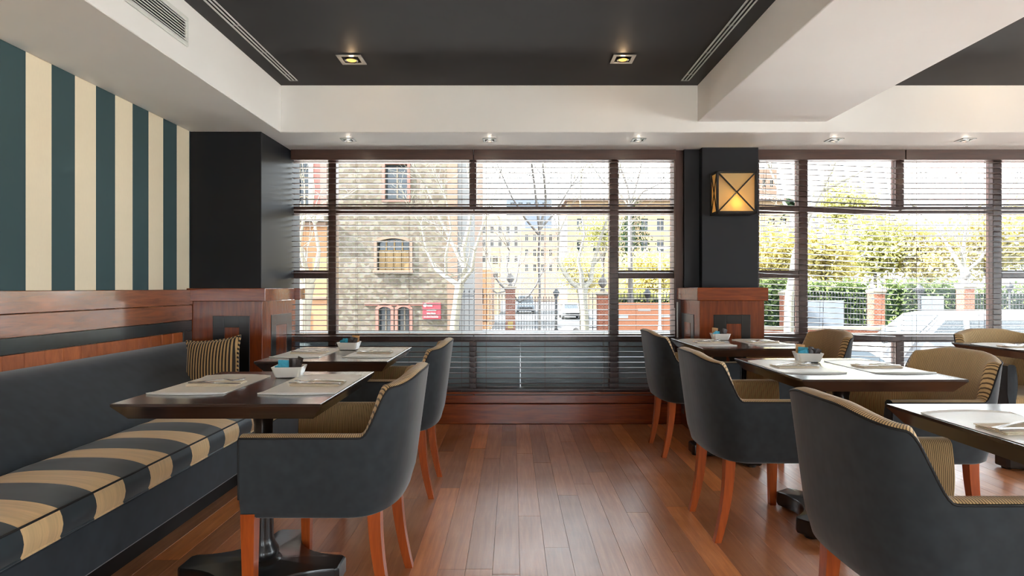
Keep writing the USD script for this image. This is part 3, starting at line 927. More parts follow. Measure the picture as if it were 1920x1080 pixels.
def fork_thing(label, loc, rz):
    global _fork0
    if _fork0 is not None: return dup(_fork0, label, loc, rz)
    t = thing('fork', label, 'fork', loc, rz, group='forks on the napkins')
    k = MB(); k.loft(blade([(-0.095, 0.016, 0.0), (-0.09, 0.019, 0.0), (-0.03, 0.009, 0.004), (0.02, 0.008, 0.008), (0.035, 0.016, 0.005), (0.045, 0.024, 0.002), (0.055, 0.024, 0.001)], 1, 0, 0.0022))
    k.build('handle', 'steel', t, smooth=40)
    k = MB()
    for s in (-1.5, -0.5, 0.5, 1.5):
        k.loft([np.array([[x_, s * 0.0065 + a * 0.002, h + b * 0.002] for a, b in ((-1, 0), (1, 0), (1, 1), (-1, 1))]) for x_, h in ((0.052, 0.001), (0.075, 0.003), (0.098, 0.007))])
    k.build('tines', 'steel', t, smooth=40)
    _fork0 = t
    return t


def knife_thing(label, loc, rz):
    global _knife0
    if _knife0 is not None: return dup(_knife0, label, loc, rz)
    t = thing('knife', label, 'knife', loc, rz, group='knives on the napkins')
    MB().loft(blade([(-0.105, 0.012, 0.0), (-0.1, 0.016, 0.0), (-0.04, 0.013, 0.0), (0.0, 0.010, 0.0005)], 1, 0, 0.005)).build('handle', 'steel', t, smooth=40)
    MB().loft(blade([(0.0, 0.010, 0.001), (0.02, 0.018, 0.001), (0.08, 0.017, 0.001), (0.105, 0.006, 0.001)], 1, 0, 0.0016)).build('blade', 'steel', t, smooth=40)
    _knife0 = t
    return t


_where = {'L1': 'the nearest bench-side table', 'L2': 'the bench table by the corner pillar', 'R1': 'the table under the lantern', 'R2': 'the middle right-hand table', 'R3': 'the nearest table at the right edge', 'R4': 'the table by the right-hand window'}
_side = {('L', -1): 'on the bench side of', ('L', 1): 'on the chair side of', ('R', -1): 'on the aisle side of', ('R', 1): 'on the window side of'}
for key, (_, (tx, ty)) in tables.items():
    for s in (-1, 1):
        if key in ('R3',) and s == 1: continue
        w = f'{_side[(key[0], s)]} {_where[key]}'
        rr = random.Random(key + str(s))
        z = TH + 0.0005
        mx, my = tx + s * 0.198, ty + 0.01
        mat_thing(f'grey paper placemat {w}', (mx, my, z), rr.uniform(-0.02, 0.02))
        a = rr.uniform(-0.06, 0.06)
        nx, ny = mx - s * 0.0 + rr.uniform(-0.015, 0.015), my - 0.005
        napkin_thing(f'cream napkin {w}', (nx, ny, z + 0.0018), a)
        zz = z + 0.0018 + 0.0074
        fork_thing(f'steel fork {w}', (nx + 0.005 * s, ny + 0.02, zz), (0 if s < 0 else PI) + a + rr.uniform(0.12, 0.35))
        knife_thing(f'steel knife {w}', (nx - 0.004 * s, ny - 0.025, zz), (0 if s < 0 else PI) + a + rr.uniform(-0.15, 0.02))

# ---- white dishes of sachets
_bowl0 = None
_sach = {}


def bowl_thing(label, loc, rz):
    global _bowl0
    if _bowl0 is not None: return dup(_bowl0, label, loc, rz)
    t = thing('sachet_dish', label, 'dish', loc, rz, group='white square dishes of sachets')
    a, b, h = 0.050, 0.064, 0.046

    def sq(r, z, n=4):
        rr_, pts = 0.012, []
        for cx, cy, a0 in ((1, 1, 0), (-1, 1, PI / 2), (-1, -1, PI), (1, -1, 1.5 * PI)):
            for q_ in np.linspace(0, PI / 2, n):
                pts.append((cx * (r - rr_) + rr_ * math.cos(a0 + q_), cy * (r * 0.86 - rr_) + rr_ * math.sin(a0 + q_), z))
        return np.array(pts)
    MB().loft([sq(a - 0.008, 0.0), sq(a, 0.003), sq(b - 0.003, h - 0.008), sq(b, h), sq(b - 0.0015, h + 0.001), sq(b - 0.005, h), sq(b - 0.008, h - 0.01), sq(a - 0.004, 0.007), sq(0.02, 0.006)]).build('body', 'porcelain', t, smooth=35)
    _bowl0 = t
    return t


def sachet(mt, name, label, loc, rz, lean, roll, size, grp):
    """a little filled packet standing in a dish"""
    w, hgt, th = size
    t = thing(name, label, 'sachet', loc, rz, group=grp)
    rings = []
    for f in (0, 0.08, 0.35, 0.65, 0.92, 1.0):
        tk = th * (0.12 if f in (0, 1.0) else 0.35 if f in (0.08, 0.92) else 1.0) / 2
        z = hgt * f
        wv = 0.0012 * math.sin(7 * f + 40 * w)
        rings.append(np.array([[-w / 2, -tk * 0.3 + wv, z], [-w / 4, -tk, z], [w / 4, -tk, z], [w / 2, -tk * 0.3 - wv, z], [w / 2, tk * 0.3 - wv, z], [w / 4, tk, z], [-w / 4, tk, z], [-w / 2, tk * 0.3 + wv, z]]))
    k = MB(); k.loft(rings); k.move(rot((1, 0, 0), lean) @ rot((0, 1, 0), roll)); k.build('packet', mt, t, smooth=40)
    return t


dishes = [('L1', (-0.952, 2.510), 'square white dish of sachets on the nearest bench-side table', 0.10),
          ('L2', (-1.005, 3.62), 'square white dish of sachets on the bench table by the corner pillar', -0.05),
          ('R1', (1.525, 4.30), 'square white dish of sachets under the lantern casing', 0.0),
          ('R2', (1.527, 3.03), 'square white dish of sachets on the middle right-hand table', -0.15)]
for key, (bx, by), label, rz in dishes:
    bowl_thing(label, (bx, by, TH + 0.0005), rz)
    zb = TH + 0.009
    wh = {'L1': 'dish on the nearest bench-side table', 'L2': 'dish by the corner pillar', 'R1': 'dish under the lantern', 'R2': 'dish on the middle right-hand table'}[key]
    c, s = math.cos(rz), math.sin(rz)
    put = lambda dx, dy: (bx + 0.82 * (dx * c - dy * s), by + 0.75 * (dx * s + dy * c), zb)
    rr = random.Random('sachets' + key)
    spots = ('front', 'middle', 'back')
    for i, (dx, dy) in enumerate(((-0.024, -0.026), (-0.030, -0.002), (-0.022, 0.022))):
        sachet('blue_paper', 'blue_sachet', f'light blue sachet at the {spots[i]} of the {wh}', put(dx, dy), rz + rr.uniform(-0.6, 0.6), rr.uniform(-0.3, 0.3), (-0.35, 0.05, 0.3)[i] + rr.uniform(-0.1, 0.1), (0.046, rr.uniform(0.050, 0.068), 0.008), f'blue sachets in the {wh}')
    for i, (dx, dy, wd, nm) in enumerate(((0.014, -0.028, 0.030, 'broad brown coffee sachet at the front'), (0.034, -0.014, 0.024, 'narrow brown sugar stick at the front'), (0.018, 0.000, 0.036, 'broad brown coffee sachet in the middle'), (0.036, 0.012, 0.024, 'narrow brown sugar stick in the middle'), (0.022, 0.026, 0.034, 'broad brown coffee sachet at the back'))):
        sachet('brown_paper', 'brown_sachet', f'{nm} of the {wh}', put(dx, dy), rz + rr.uniform(-0.6, 0.6), rr.uniform(-0.25, 0.25), rr.uniform(-0.15, 0.55), (wd, rr.uniform(0.058, 0.078), 0.008), f'brown sachets in the {wh}')
    if key in ('L2', 'R1', 'R2'):
        dx = 0.034 if key == 'L2' else -0.040
        sachet('tan_paper', 'tan_sachet', f'tan paper sachet standing in the {wh}', put(dx, 0.026), rz + 0.2, -0.1, 0.1, (0.046, 0.078, 0.008), f'tan sachets in the {wh}')

# ================================================================== CEILING FITTINGS
def point_down(parent, loc, radius, inten, color):
    l = UsdLux.SphereLight.Define(stage, numbered(path_of(parent), 'bulb_light'))
    l.CreateRadiusAttr(radius); l.CreateIntensityAttr(inten); l.CreateColorAttr(Gf.Vec3f(*color))
    l.AddTranslateOp().Set(Gf.Vec3d(*loc))
    return l


def downlight(name, x, y, z, size, label, warm=True, power=120.0, recess=0.05, group=None):
    t = thing(name, label, 'ceiling light', (x, y, z), 0, group=group)
    h, b = size / 2, size * 0.16
    k = MB()
    for a in ((-h, h, -h, -h + b), (-h, h, h - b, h), (-h, -h + b, -h + b, h - b), (h - b, h, -h + b, h - b)):
        k.box(a[0], a[1], a[2], a[3], -0.006, -0.0002, 0.001)
    k.build('bezel', 'grey_metal', t)
    i = h - b
    # the well is a shallow open box hung inside the bezel, just proud of the ceiling
    MB().box(-i, i, -i, i, -0.0015, -0.0003).build('well', 'dark_void', t)
    r = i * 0.78
    k = MB(); k.lathe([(r, -0.002), (r, -0.010), (r * 0.9, -0.012), (r * 0.86, -0.010), (r * 0.5, -0.003)], (0, 0), 24)
    k.build('lamp_ring', 'chrome', t, smooth=40)
    MB().lathe([(r * 0.78, -0.0045), (r * 0.74, -0.0085), (r * 0.3, -0.0095)], (0, 0), 20).build('lens', 'lamp_warm' if warm else 'lamp_cool', t, smooth=40)
    if power:
        point_down(t, (0, 0, -0.021), 0.009, power * 3.0, (1.0, 0.66, 0.36) if warm else (1.0, 0.86, 0.68))
    return t


downlight('recessed_spotlight', X(659, 3.905), 3.905, CEIL, 0.165, 'square recessed ceiling spotlight glowing warm near the left slot diffuser', power=60.0)
downlight('recessed_spotlight', X(1168, 3.895), 3.895, CEIL, 0.150, 'square recessed ceiling spotlight glowing warm near the right slot diffuser', power=60.0)
for u, v, lab, on in ((653, 262, 'small soffit spotlight above the left window, first from the corner pillar', 1), (918, 262, 'small soffit spotlight above the joint of two blinds', 1), (1197, 264, 'small soffit spotlight just left of the lantern pillar', 1),
                      (1564, 265, 'small soffit spotlight just right of the lantern pillar', 1), (1810, 266, 'small soffit spotlight farthest to the right', 1)):
    downlight('soffit_spotlight', X(u, 4.63), 4.63, SOF - 0.0004, 0.105, lab, warm=False, power=18.0)
# further lamps of the same kinds over the bench and the right-hand bay, outside the picture
for lx, ly, wh in ((-2.02, 1.15, 'start'), (-2.02, 2.05, 'middle')):
    downlight('soffit_spotlight', lx, ly, SOF, 0.105, f'small soffit spotlight over the {wh} of the bench, out of view', warm=True, power=150.0, group='soffit spotlights over the bench')
for lx, ly, wh in ((-1.0, 1.9, 'over the nearest bench-side table'), (0.74, 1.9, 'over the nearest big chair'), (-1.0, -0.1, 'behind the viewpoint by the bench'), (0.74, -0.1, 'behind the viewpoint by the beam'), (3.6, 3.9, 'over the table by the right-hand window'),
                   (5.4, 3.9, 'in the far right corner bay'), (3.6, 1.9, 'in the middle of the right bay'), (5.4, 1.9, 'by the side windows of the right bay'), (3.6, -0.1, 'at the rear of the right bay')):
    downlight('recessed_spotlight', lx, ly, CEIL, 0.16, f'square ceiling spotlight {wh}, out of view', power=160.0, group='ceiling spotlights beyond the picture')


def slot_diffuser(x, label):
    t = thing('slot_diffuser', label, 'air diffuser', (x, 2.6, CEIL))
    for a, b in ((-0.030, -0.018), (-0.004, 0.006), (0.020, 0.030)):
        MB().box(a, b, -1.7, 1.70, -0.006, -0.0002, 0.0015).build('rail', 'white_metal', t)
    MB().box(-0.018, 0.020, -1.69, 1.69, -0.0015, -0.0004).build('slot', 'dark_void', t)
    for i in range(9):
        MB().box(-0.018, 0.020, -1.55 + i * 0.39, -1.538 + i * 0.39, -0.004, -0.001).build('bridge', 'grey_metal', t)
    MB().box(-0.030, 0.030, 1.688, 1.705, -0.006, -0.0002, 0.001).build('end_cap', 'grey_metal', t)
    return t


slot_diffuser(-1.600, 'long thin slot air diffuser along the left of the dark ceiling')
slot_diffuser(1.268, 'long thin slot air diffuser beside the white ceiling beam')

# ---- air grille in the left soffit
g = thing('air_grille', 'white louvred air grille in the left ceiling soffit', 'air vent', (-1.736, 2.62, 2.512))
y0, y1, z0, z1, b = -0.52, 0.51, -0.078, 0.078, 0.024
k = MB()
for a in ((y0, y1, z0, z0 + b), (y0, y1, z1 - b, z1), (y0, y0 + b, z0 + b, z1 - b), (y1 - b, y1, z0 + b, z1 - b)):
    k.box(0.0003, 0.012, a[0], a[1], a[2], a[3], 0.003)
k.build('frame', 'white_metal', g)
MB().box(0.0003, 0.002, y0 + b, y1 - b, z0 + b, z1 - b).build('backing', 'dark_void', g)
for i in range(7):
    z = z0 + b + 0.009 + i * (z1 - z0 - 2 * b - 0.010) / 6.6
    MB().bar((0.006, y0 + b, z), (0.006, y1 - b, z), 0.009, 0.0045, up=(0.4, 0, 1)).build('louvre', 'white_metal', g)

# ---- square lantern on the pillar
ln = thing('wall_lantern', 'square black framed wall lantern with crossed bars glowing warm', 'wall lamp', (1.812, 4.88, 1.752))
w, h, dp, t_ = 0.155, 0.343, 0.155, 0.018
k = MB(); k.box(-w - 0.012, w + 0.012, -0.012, -0.0005, -0.004, h + 0.004, 0.002); k.build('back_plate', 'black_iron', ln)
for sx in (-1, 1):
    for yy in (-dp, -0.022):
        MB().box(sx * w - t_ / 2, sx * w + t_ / 2, yy, yy + t_, 0, h, 0.002).build('corner_post', 'black_iron', ln)
for zz in (0.0, h - t_):
    MB().box(-w, w, -dp, -dp + t_, zz, zz + t_, 0.002).build('rail', 'black_iron', ln)
    for sx in (-1, 1):
        MB().box(sx * w - t_ / 2, sx * w + t_ / 2, -dp, -0.012, zz, zz + t_, 0.002).build('rail', 'black_iron', ln)
MB().box(-w, w, -dp, -0.012, -0.003, 0.003, 0.001).build('tray', 'black_iron', ln)
i_ = w - t_ / 2
for a, c in (((-i_, t_), (i_, h - t_)), ((-i_, h - t_), (i_, t_))):
    MB().bar((a[0], -dp + 0.004, a[1]), (c[0], -dp + 0.004, c[1]), 0.010, 0.008, up=(0, 1, 0)).build('cross_bar', 'black_iron', ln)
MB().box(-i_, i_, -dp + 0.010, -dp + 0.013, t_, h - t_).build('panel', 'lamp_panel', ln)
for sx in (-1, 1):
    MB().box(sx * w - 0.002, sx * w + 0.001, -dp + t_, -0.022, t_, h - t_).build('panel', 'lamp_panel', ln)
    for a, c in (((-dp + t_, t_), (-0.022, h - t_)), ((-dp + t_, h - t_), (-0.022, t_))):
        MB().bar((sx * (w + 0.004), a[0], a[1]), (sx * (w + 0.004), c[0], c[1]), 0.008, 0.006, up=(1, 0, 0)).build('cross_bar', 'black_iron', ln)
m_ = trimesh.creation.icosphere(2, 0.020); m_.apply_translation((0.0, -0.080, 0.085))
MB().add(m_).build('bulb', 'lamp_bulb', ln, smooth=True)
MB().lathe([(0.013, 0.003), (0.013, 0.06), (0.008, 0.07)], (0.0, -0.080), 12).build('bulb_holder', 'white_metal', ln, smooth=40)

# ================================================================== THE STREET OUTSIDE
GZ = -1.65                                                    # street level below the dining room floor
st = struct('street')
MB().box(-160, 160, -60, 330, GZ - 0.4, GZ).build('asphalt', 'asphalt', st)
MB().box(-40, 40, 5.3, 13.0, GZ, GZ + 0.12, 0.02).build('pavement', 'terrace_stone', st)
MB().box(-40, -1.0, 19.5, 26.0, GZ, GZ + 0.12, 0.02).build('pavement', 'paving', st)
MB().box(4.2, 60, 25.2, 34.0, GZ, GZ + 0.12, 0.02).build('pavement', 'paving', st)

clad = thing('cladding_panel', 'grey metal cladding outside the low panes under the left window', 'cladding', (-0.2, 5.42, 0))
for i in range(5):
    MB().box(-2.0 + i * 0.76, -2.0 + i * 0.76 + 0.755, -0.03, 0.03, -1.0, 0.725, 0.004).build('sheet', 'cladding', clad)
MB().box(-2.0, 1.80, -0.05, 0.05, 0.725, 0.745, 0.004).build('coping', 'cladding', clad)


def arch(x0, x1, z0, z1, rise, n=10):
    """outline of an opening with a low arch on top"""
    pts = [(x0, z0), (x1, z0)]
    for s in np.linspace(0, 1, n):
        xx = x1 + (x0 - x1) * s
        pts.append((xx, z1 - rise + rise * math.sin(PI * s) ** 0.8))
    return pts


# ---- rubble stone building opposite
D = 24.0
bd = thing('stone_building', 'pale rubble stone building opposite with a wooden arched window', 'building', (0, D, 0))
bx = lambda u: X(u, D)
bz = lambda v: Z(v, D)
wallp = sg.Polygon([(bx(614), GZ), (bx(839), GZ), (bx(839), 14.0), (bx(614), 14.0)])
holes = [arch(bx(707), bx(768), bz(507), bz(447), 0.16), arch(bx(710), bx(733), bz(668), bz(575), 0.10), arch(bx(746), bx(768), bz(668), bz(575), 0.10), [(bx(722), bz(373)), (bx(764), bz(373)), (bx(764), bz(308)), (bx(722), bz(308))]]
for h_ in holes: wallp = wallp.difference(sg.Polygon(h_))
MB().prism(wallp, 0.0, 0.45, 'y').build('wall', 'rubble_stone', bd)
MB().box(bx(614), bx(889), 0.45, 7, GZ, 14.0).build('core', 'rose_wall', bd)
MB().box(bx(839), bx(858), -0.08, 0.45, GZ, 14.0).build('quoin_strip', 'brown_stone', bd)
MB().box(bx(858), bx(889), 0.05, 0.45, GZ, 14.0).build('rendered_strip', 'grey_render', bd)
MB().box(bx(684), bx(796), -0.05, 0.02, bz(573), bz(568), 0.01).build('string_course', 'red_stone', bd)
for (hh, mt_, bars, nm) in ((holes[0], 'timber', 3, 'window'), (holes[1], 'street_glass', 1, 'window'), (holes[2], 'street_glass', 1, 'window'), (holes[3], 'street_glass', 1, 'window')):
    p = sg.Polygon(hh)
    k = MB(); k.prism(p.buffer(0.12, join_style=2).difference(p), -0.05, 0.02, 'y')
    fr_ = k.build(nm, 'red_stone' if mt_ != 'timber' else 'brown_stone', bd)
    x0, z0, x1, z1 = p.bounds
    MB().prism(p, 0.25, 0.30, 'y').build('pane', mt_ if mt_ != 'timber' else 'street_glass', fr_)
    for i in range(bars):
        xx = x0 + (x1 - x0) * (i + 1) / (bars + 1)
        MB().box(xx - 0.03, xx + 0.03, 0.20, 0.25, z0, z1 - 0.05).build('mullion', 'timber' if mt_ == 'timber' else 'stone_trim', fr_)
    if mt_ == 'timber':
        for i in range(4):
            a_ = x0 + (x1 - x0) * i / 4
            MB().box(a_ + 0.04, a_ + (x1 - x0) / 4 - 0.04, 0.16, 0.22, z0, z0 + (z1 - z0) * 0.64, 0.01).build('shutter', 'timber', fr_)
        MB().box(x0 - 0.15, x1 + 0.15, -0.12, 0.1, z0 - 0.12, z0, 0.01).build('window_sill', 'brown_stone', fr_)

sn = thing('wall_sign', 'red sign with white lettering on the rubble stone wall', 'sign', (bx(810), D - 0.06, bz(583)))
sw, sh = 0.37, 0.33
MB().box(-sw, sw, -0.02, 0.055, -sh, sh, 0.006).build('board', 'sign_red', sn)
k = MB()
k.lathe([(0.001, 0), (0.075, 0), (0.075, 0.012), (0.001, 0.012)], (0, 0), 16).move(rot((1, 0, 0), PI / 2) ).move(trans(-0.27, -0.02, 0.24))
rs = random.Random(3)


def scribble(k, x0, x1, z, h):
    """a row of small strokes of lettering too small in the photograph to be read"""
    xx = x0
    while xx < x1:
        w_ = rs.uniform(0.022, 0.04)
        hh = h * rs.choice((1.0, 0.7, 0.7, 0.85))
        k.box(xx, xx + 0.011, -0.031, -0.02, z, z + hh); k.box(xx + w_ - 0.011, xx + w_, -0.031, -0.02, z, z + h * 0.7)
        k.box(xx, xx + w_, -0.031, -0.02, z + h * rs.choice((0.0, 0.3, 0.58)), z + h * 0.12 + h * rs.choice((0.0, 0.3, 0.58)) * 0 + h * 0.6 * 0 + 0.012 + z * 0) if False else None
        k.box(xx, xx + w_, -0.031, -0.02, z + h * 0.58, z + h * 0.72)
        xx += w_ + 0.014


scribble(k, -0.18, 0.02, 0.18, 0.11)
scribble(k, -0.20, 0.16, 0.0, 0.085)
scribble(k, -0.20, 0.14, -0.13, 0.085)
scribble(k, -0.32, 0.26, -0.27, 0.085)
k.build('lettering', 'sign_white', sn)

# ---- pink and orange house beside it
ob = thing('plastered_house', 'pink and orange plastered house beside the stone building', 'building', (0, D, 0))
x0, x1 = bx(430), bx(613)
low = sg.Polygon([(x0, GZ), (x1, GZ), (x1, bz(416)), (x0, bz(416))])
w1 = arch(bx(540), bx(565), bz(502), bz(467), 0.15); w2 = arch(bx(545), bx(566), bz(660), bz(577), 0.12)
w3 = [(bx(557), bz(386)), (bx(579), bz(386)), (bx(579), bz(296)), (bx(557), bz(296))]
for h_ in (w1, w2): low = low.difference(sg.Polygon(h_))
MB().prism(low, 0, 0.4, 'y').build('lower_wall', 'orange_wall', ob)
up = sg.Polygon([(x0, bz(403)), (x1, bz(403)), (x1, 14), (x0, 14)]).difference(sg.Polygon(w3))
MB().prism(up, 0, 0.4, 'y').build('upper_wall', 'pink_wall', ob)
MB().box(x0, x1, -0.35, 0.4, bz(416), bz(403), 0.03).build('cornice', 'stone_trim', ob)
MB().box(x0, x1, -0.20, 0.0, bz(425), bz(417), 0.02).build('eaves_moulding', 'brown_stone', ob)
MB().box(x0, x1, -0.06, 0.0, bz(562), bz(556), 0.01).build('string_course', 'brown_stone', ob)
MB().box(x0, x1, 0.4, 11, GZ, 14).build('core', 'orange_wall', ob)
for hh in (w1, w2, w3):
    p = sg.Polygon(hh)
    k = MB(); k.prism(p.buffer(0.2, join_style=2).difference(p), -0.05, 0.02, 'y'); fr_ = k.build('window', 'stone_trim', ob)
    MB().prism(p, 0.2, 0.26, 'y').build('pane', 'street_glass', fr_)
    a0, b0, a1, b1 = p.bounds
    for i in range(1, 5): MB().box(a0, a1, 0.13, 0.2, b0 + (b1 - b0) * i / 5 - 0.03, b0 + (b1 - b0) * i / 5 + 0.03).build('glazing_bar', 'stone_trim', fr_)


def block(name, label, d, u0, u1, vtop, mt_, depth=10.0, roof=None, wins=(), vbot=None, wmat='street_glass', eave=0.35):
    """a plain building front at depth d with windows (u0, u1, v0, v1) each its own part"""
    t = thing(name, label, 'building', (0, d, 0))
    fx, fz = (lambda u: X(u, d)), (lambda v: Z(v, d))
    p = sg.Polygon([(fx(u0), GZ), (fx(u1), GZ), (fx(u1), fz(vtop)), (fx(u0), fz(vtop))])
    for a, b, c, e in wins: p = p.difference(sg.box(fx(a), fz(e), fx(b), fz(c)))
    MB().prism(p, 0, 0.4, 'y').build('front_wall', mt_, t)
    MB().box(fx(u0), fx(u1), 0.4, depth, GZ, fz(vtop)).build('core', mt_, t)
    for a, b, c, e in wins:
        ww = MB().box(fx(a), fx(b), 0.25, 0.3, fz(e), fz(c)).build('window', wmat, t)
        MB().box((fx(a) + fx(b)) / 2 - 0.06, (fx(a) + fx(b)) / 2 + 0.06, 0.18, 0.25, fz(e), fz(c)).build('mullion', 'stone_trim', ww)
    if roof:
        z0, z1 = fz(vtop), fz(roof)
        rp = [(-eave, z0 - 0.1), (depth + 0.3, z0 - 0.1), (depth / 2, z1 + 0.0), (-eave, z0 + 0.15)]
        k = MB(); k.prism([(a, b) for a, b in rp], fx(u0) - 0.4, fx(u1) + 0.4, 'x'); rf = k.build('roof', 'roof_tile', t)
        n_ = int((fx(u1) - fx(u0)) / 0.5)
        k = MB()
        sl = np.array([depth / 2 + eave, z1 - z0 - 0.15])
        for i in range(n_):
            xx = fx(u0) + (i + 0.5) * (fx(u1) - fx(u0)) / n_
            k.tube([(xx, -eave, z0 + 0.17), (xx, depth / 2, z1 + 0.03)], 0.12, 5)
        tag(k.build('roof_tiles', 'roof_tile', t), kind='stuff')
    return t


block('garden_lodge', 'low ochre lodge behind the iron fence beyond the stone building', 40.0, 886, 921, 506, 'orange_wall', 8, wins=((896, 906, 540, 570),))
block('townhouse', 'narrow orange townhouse down the side street', 62.0, 921, 936, 462, 'ochre_wall', 8, wins=((924, 928, 480, 495), (929, 933, 480, 495), (924, 928, 510, 525), (929, 933, 510, 525)))
block('apartment_block', 'cream apartment block closing the view down the side street', 125.0, 893, 985, 405, 'cream_wall', 20, wins=[(a, a + 5, b, b + 12) for a in (905, 920, 935, 950, 965) for b in (425, 450, 480)])
block('apartment_block', 'rose apartment block far behind the bare tree', 118.0, 976, 1064, 428, 'rose_wall', 20, wins=[(a, a + 5, b, b + 12) for a in (985, 1000, 1015, 1030, 1045) for b in (440, 468, 496)])
block('office_tower', 'pale blue office block rising behind the apartment blocks', 180.0, 950, 1034, 374, 'blue_wall', 20, wins=[(a, a + 8, b, b + 5) for a in (957, 972, 987, 1002, 1017) for b in (380, 390)])
block('yellow_mansion', 'long yellow mansion with a tiled roof above the bare trees', 78.0, 1064, 1480, 376, 'ochre_wall', 14, roof=354,
      wins=[(a, a + 13, b, b + 22) for a in (1082, 1112, 1142, 1172, 1202, 1232, 1262, 1440, 1462) for b in (410, 450)])
block('grey_house', 'grey stone house behind the yellow mansion at the lantern pillar', 95.0, 1405, 1456, 318, 'brown_stone', 10, wins=((1430, 1436, 335, 350), (1444, 1450, 335, 350)))


# ---- trees
def twig(k, p, d, L, r, depth, rs, spread=0.6, droop=0.0):
    n_ = 4
    pts, rr = [p], [r]
    q_ = p.copy(); dd = d.copy()
    for i in range(n_):
        dd = dd + np.array([rs.gauss(0, 0.12), rs.gauss(0, 0.12), rs.gauss(0.02, 0.10) - droop]); dd /= np.linalg.norm(dd)
        q_ = q_ + dd * L / n_
        pts.append(q_.copy()); rr.append(max(r * (1 - 0.75 * (i + 1) / n_), 0.006))
    k.tube(pts, rr, 5 if r > 0.03 else 4, caps=False)
    if depth <= 0: return
    for i in range(rs.randint(2, 3)):
        a = rs.randint(1, n_)
        nd = dd + np.array([rs.gauss(0, spread), rs.gauss(0, spread), rs.gauss(0.1, spread * 0.7)]); nd /= np.linalg.norm(nd)
        twig(k, pts[a], nd, L * rs.uniform(0.55, 0.8), max(rr[a] * 0.75, 0.008), depth - 1, rs, spread, droop)


def bare_tree(name, label, d, trunk, limbs, bark, seed, depth=3, tw=1.0, droop=0.0, group=None, grow=1.4):
    """trunk and limbs: lists of (u, v, radius in metres, depth offset)"""
    rs = random.Random(seed)
    base = P(trunk[0][0], 540, d); base[2] = GZ
    t = thing(name, label, 'tree', base, 0, group)
    pts = [P(u, v, d + o) for u, v, r, o in trunk]
    pts[0][2] = GZ - 0.05
    k = MB(); k.tube(pts, [x_[2] for x_ in trunk], 10)
    for lb in limbs: k.tube([P(u, v, d + o) for u, v, r, o in lb], [x_[2] for x_ in lb], 8)
    k.move(trans(*(-base))).build('trunk', bark, t, smooth=50)
    k = MB()
    for lb in limbs:
        a, b_ = P(lb[-2][0], lb[-2][1], d + lb[-2][3]), P(lb[-1][0], lb[-1][1], d + lb[-1][3])
        dd = (b_ - a) / np.linalg.norm(b_ - a)
        for i in range(3):
            nd = dd + np.array([rs.gauss(0, 0.35), rs.gauss(0, 0.35), rs.gauss(0, 0.25)]); nd /= np.linalg.norm(nd)
            twig(k, b_, nd, grow * tw * rs.uniform(0.7, 1.2), lb[-1][2] * 0.8, depth, rs, 0.55, droop)
        for q_ in lb[1:-1]:
            if rs.random() < 0.8:
                nd = np.array([rs.gauss(0, 0.7), rs.gauss(0, 0.7), rs.uniform(0.2, 0.9)]); nd /= np.linalg.norm(nd)
                twig(k, P(q_[0], q_[1], d + q_[3]), nd, grow * 0.7, q_[2] * 0.4, depth - 1, rs, 0.6, droop)
    k.move(trans(*(-base))).build('twigs', bark, t, smooth=60)
    return t


bare_tree('plane_tree', 'white barked bare plane tree in front of the stone building', 18.0,
          [(847, 640, 0.17, 0), (853, 600, 0.14, 0), (858, 560, 0.13, 0), (862, 536, 0.15, 0)],
          [[(862, 537, 0.10, 0), (838, 520, 0.08, 0), (818, 505, 0.06, 0.3), (800, 470, 0.045, 0.5), (790, 420, 0.03, 0.5)],
           [(836, 519, 0.05, 0), (836, 480, 0.045, -0.2), (846, 430, 0.035, -0.4), (838, 380, 0.025, -0.4)],
           [(862, 537, 0.11, 0), (872, 510, 0.09, 0), (868, 470, 0.08, 0.1), (880, 420, 0.06, 0.2), (884, 370, 0.045, 0.3), (876, 310, 0.03, 0.4)],
           [(866, 530, 0.07, 0), (885, 505, 0.06, -0.3), (890, 470, 0.05, -0.5), (906, 420, 0.035, -0.6)],
           [(872, 508, 0.06, 0), (850, 460, 0.05, 0.4), (820, 400, 0.035, 0.6), (800, 350, 0.025, 0.6)]], 'plane_bark', 11, 2, 0.8)
bare_tree('plane_tree', 'white barked plane tree in front of the pink and orange house', 16.0,
          [(568, 650, 0.19, 0), (570, 600, 0.17, 0), (574, 555, 0.17, 0), (576, 532, 0.21, 0)],
          [[(574, 533, 0.11, 0), (556, 520, 0.09, 0), (545, 480, 0.06, 0), (552, 430, 0.04, 0)],
           [(578, 533, 0.11, 0), (592, 515, 0.08, 0.2), (598, 470, 0.05, 0.3), (590, 420, 0.035, 0.4)],
           [(576, 533, 0.09, 0), (574, 505, 0.07, -0.3), (560, 460, 0.05, -0.5), (572, 400, 0.03, -0.6), (570, 340, 0.02, -0.6)]], 'plane_bark', 12, 2, 0.7)
bare_tree('plane_tree', 'white pollarded plane tree between the parked car and the urn topped pillar', 25.0,
          [(1097, 632, 0.22, 0), (1095, 590, 0.19, 0), (1092, 555, 0.20, 0), (1092, 541, 0.25, 0)],
          [[(1090, 542, 0.13, 0), (1072, 530, 0.11, 0), (1058, 512, 0.08, 0.2), (1046, 490, 0.05, 0.4), (1048, 440, 0.03, 0.4)],
           [(1092, 540, 0.12, 0), (1090, 510, 0.09, -0.3), (1084, 490, 0.07, -0.4), (1096, 440, 0.045, -0.5), (1088, 380, 0.03, -0.5)],
           [(1095, 541, 0.12, 0), (1108, 525, 0.10, 0.3), (1112, 495, 0.08, 0.5), (1128, 440, 0.06, 0.6), (1150, 380, 0.04, 0.6), (1162, 320, 0.025, 0.7)],
           [(1110, 500, 0.06, 0.4), (1136, 470, 0.04, 0.2), (1160, 440, 0.03, 0)]], 'plane_bark', 13, 4, 1.2, grow=1.8)
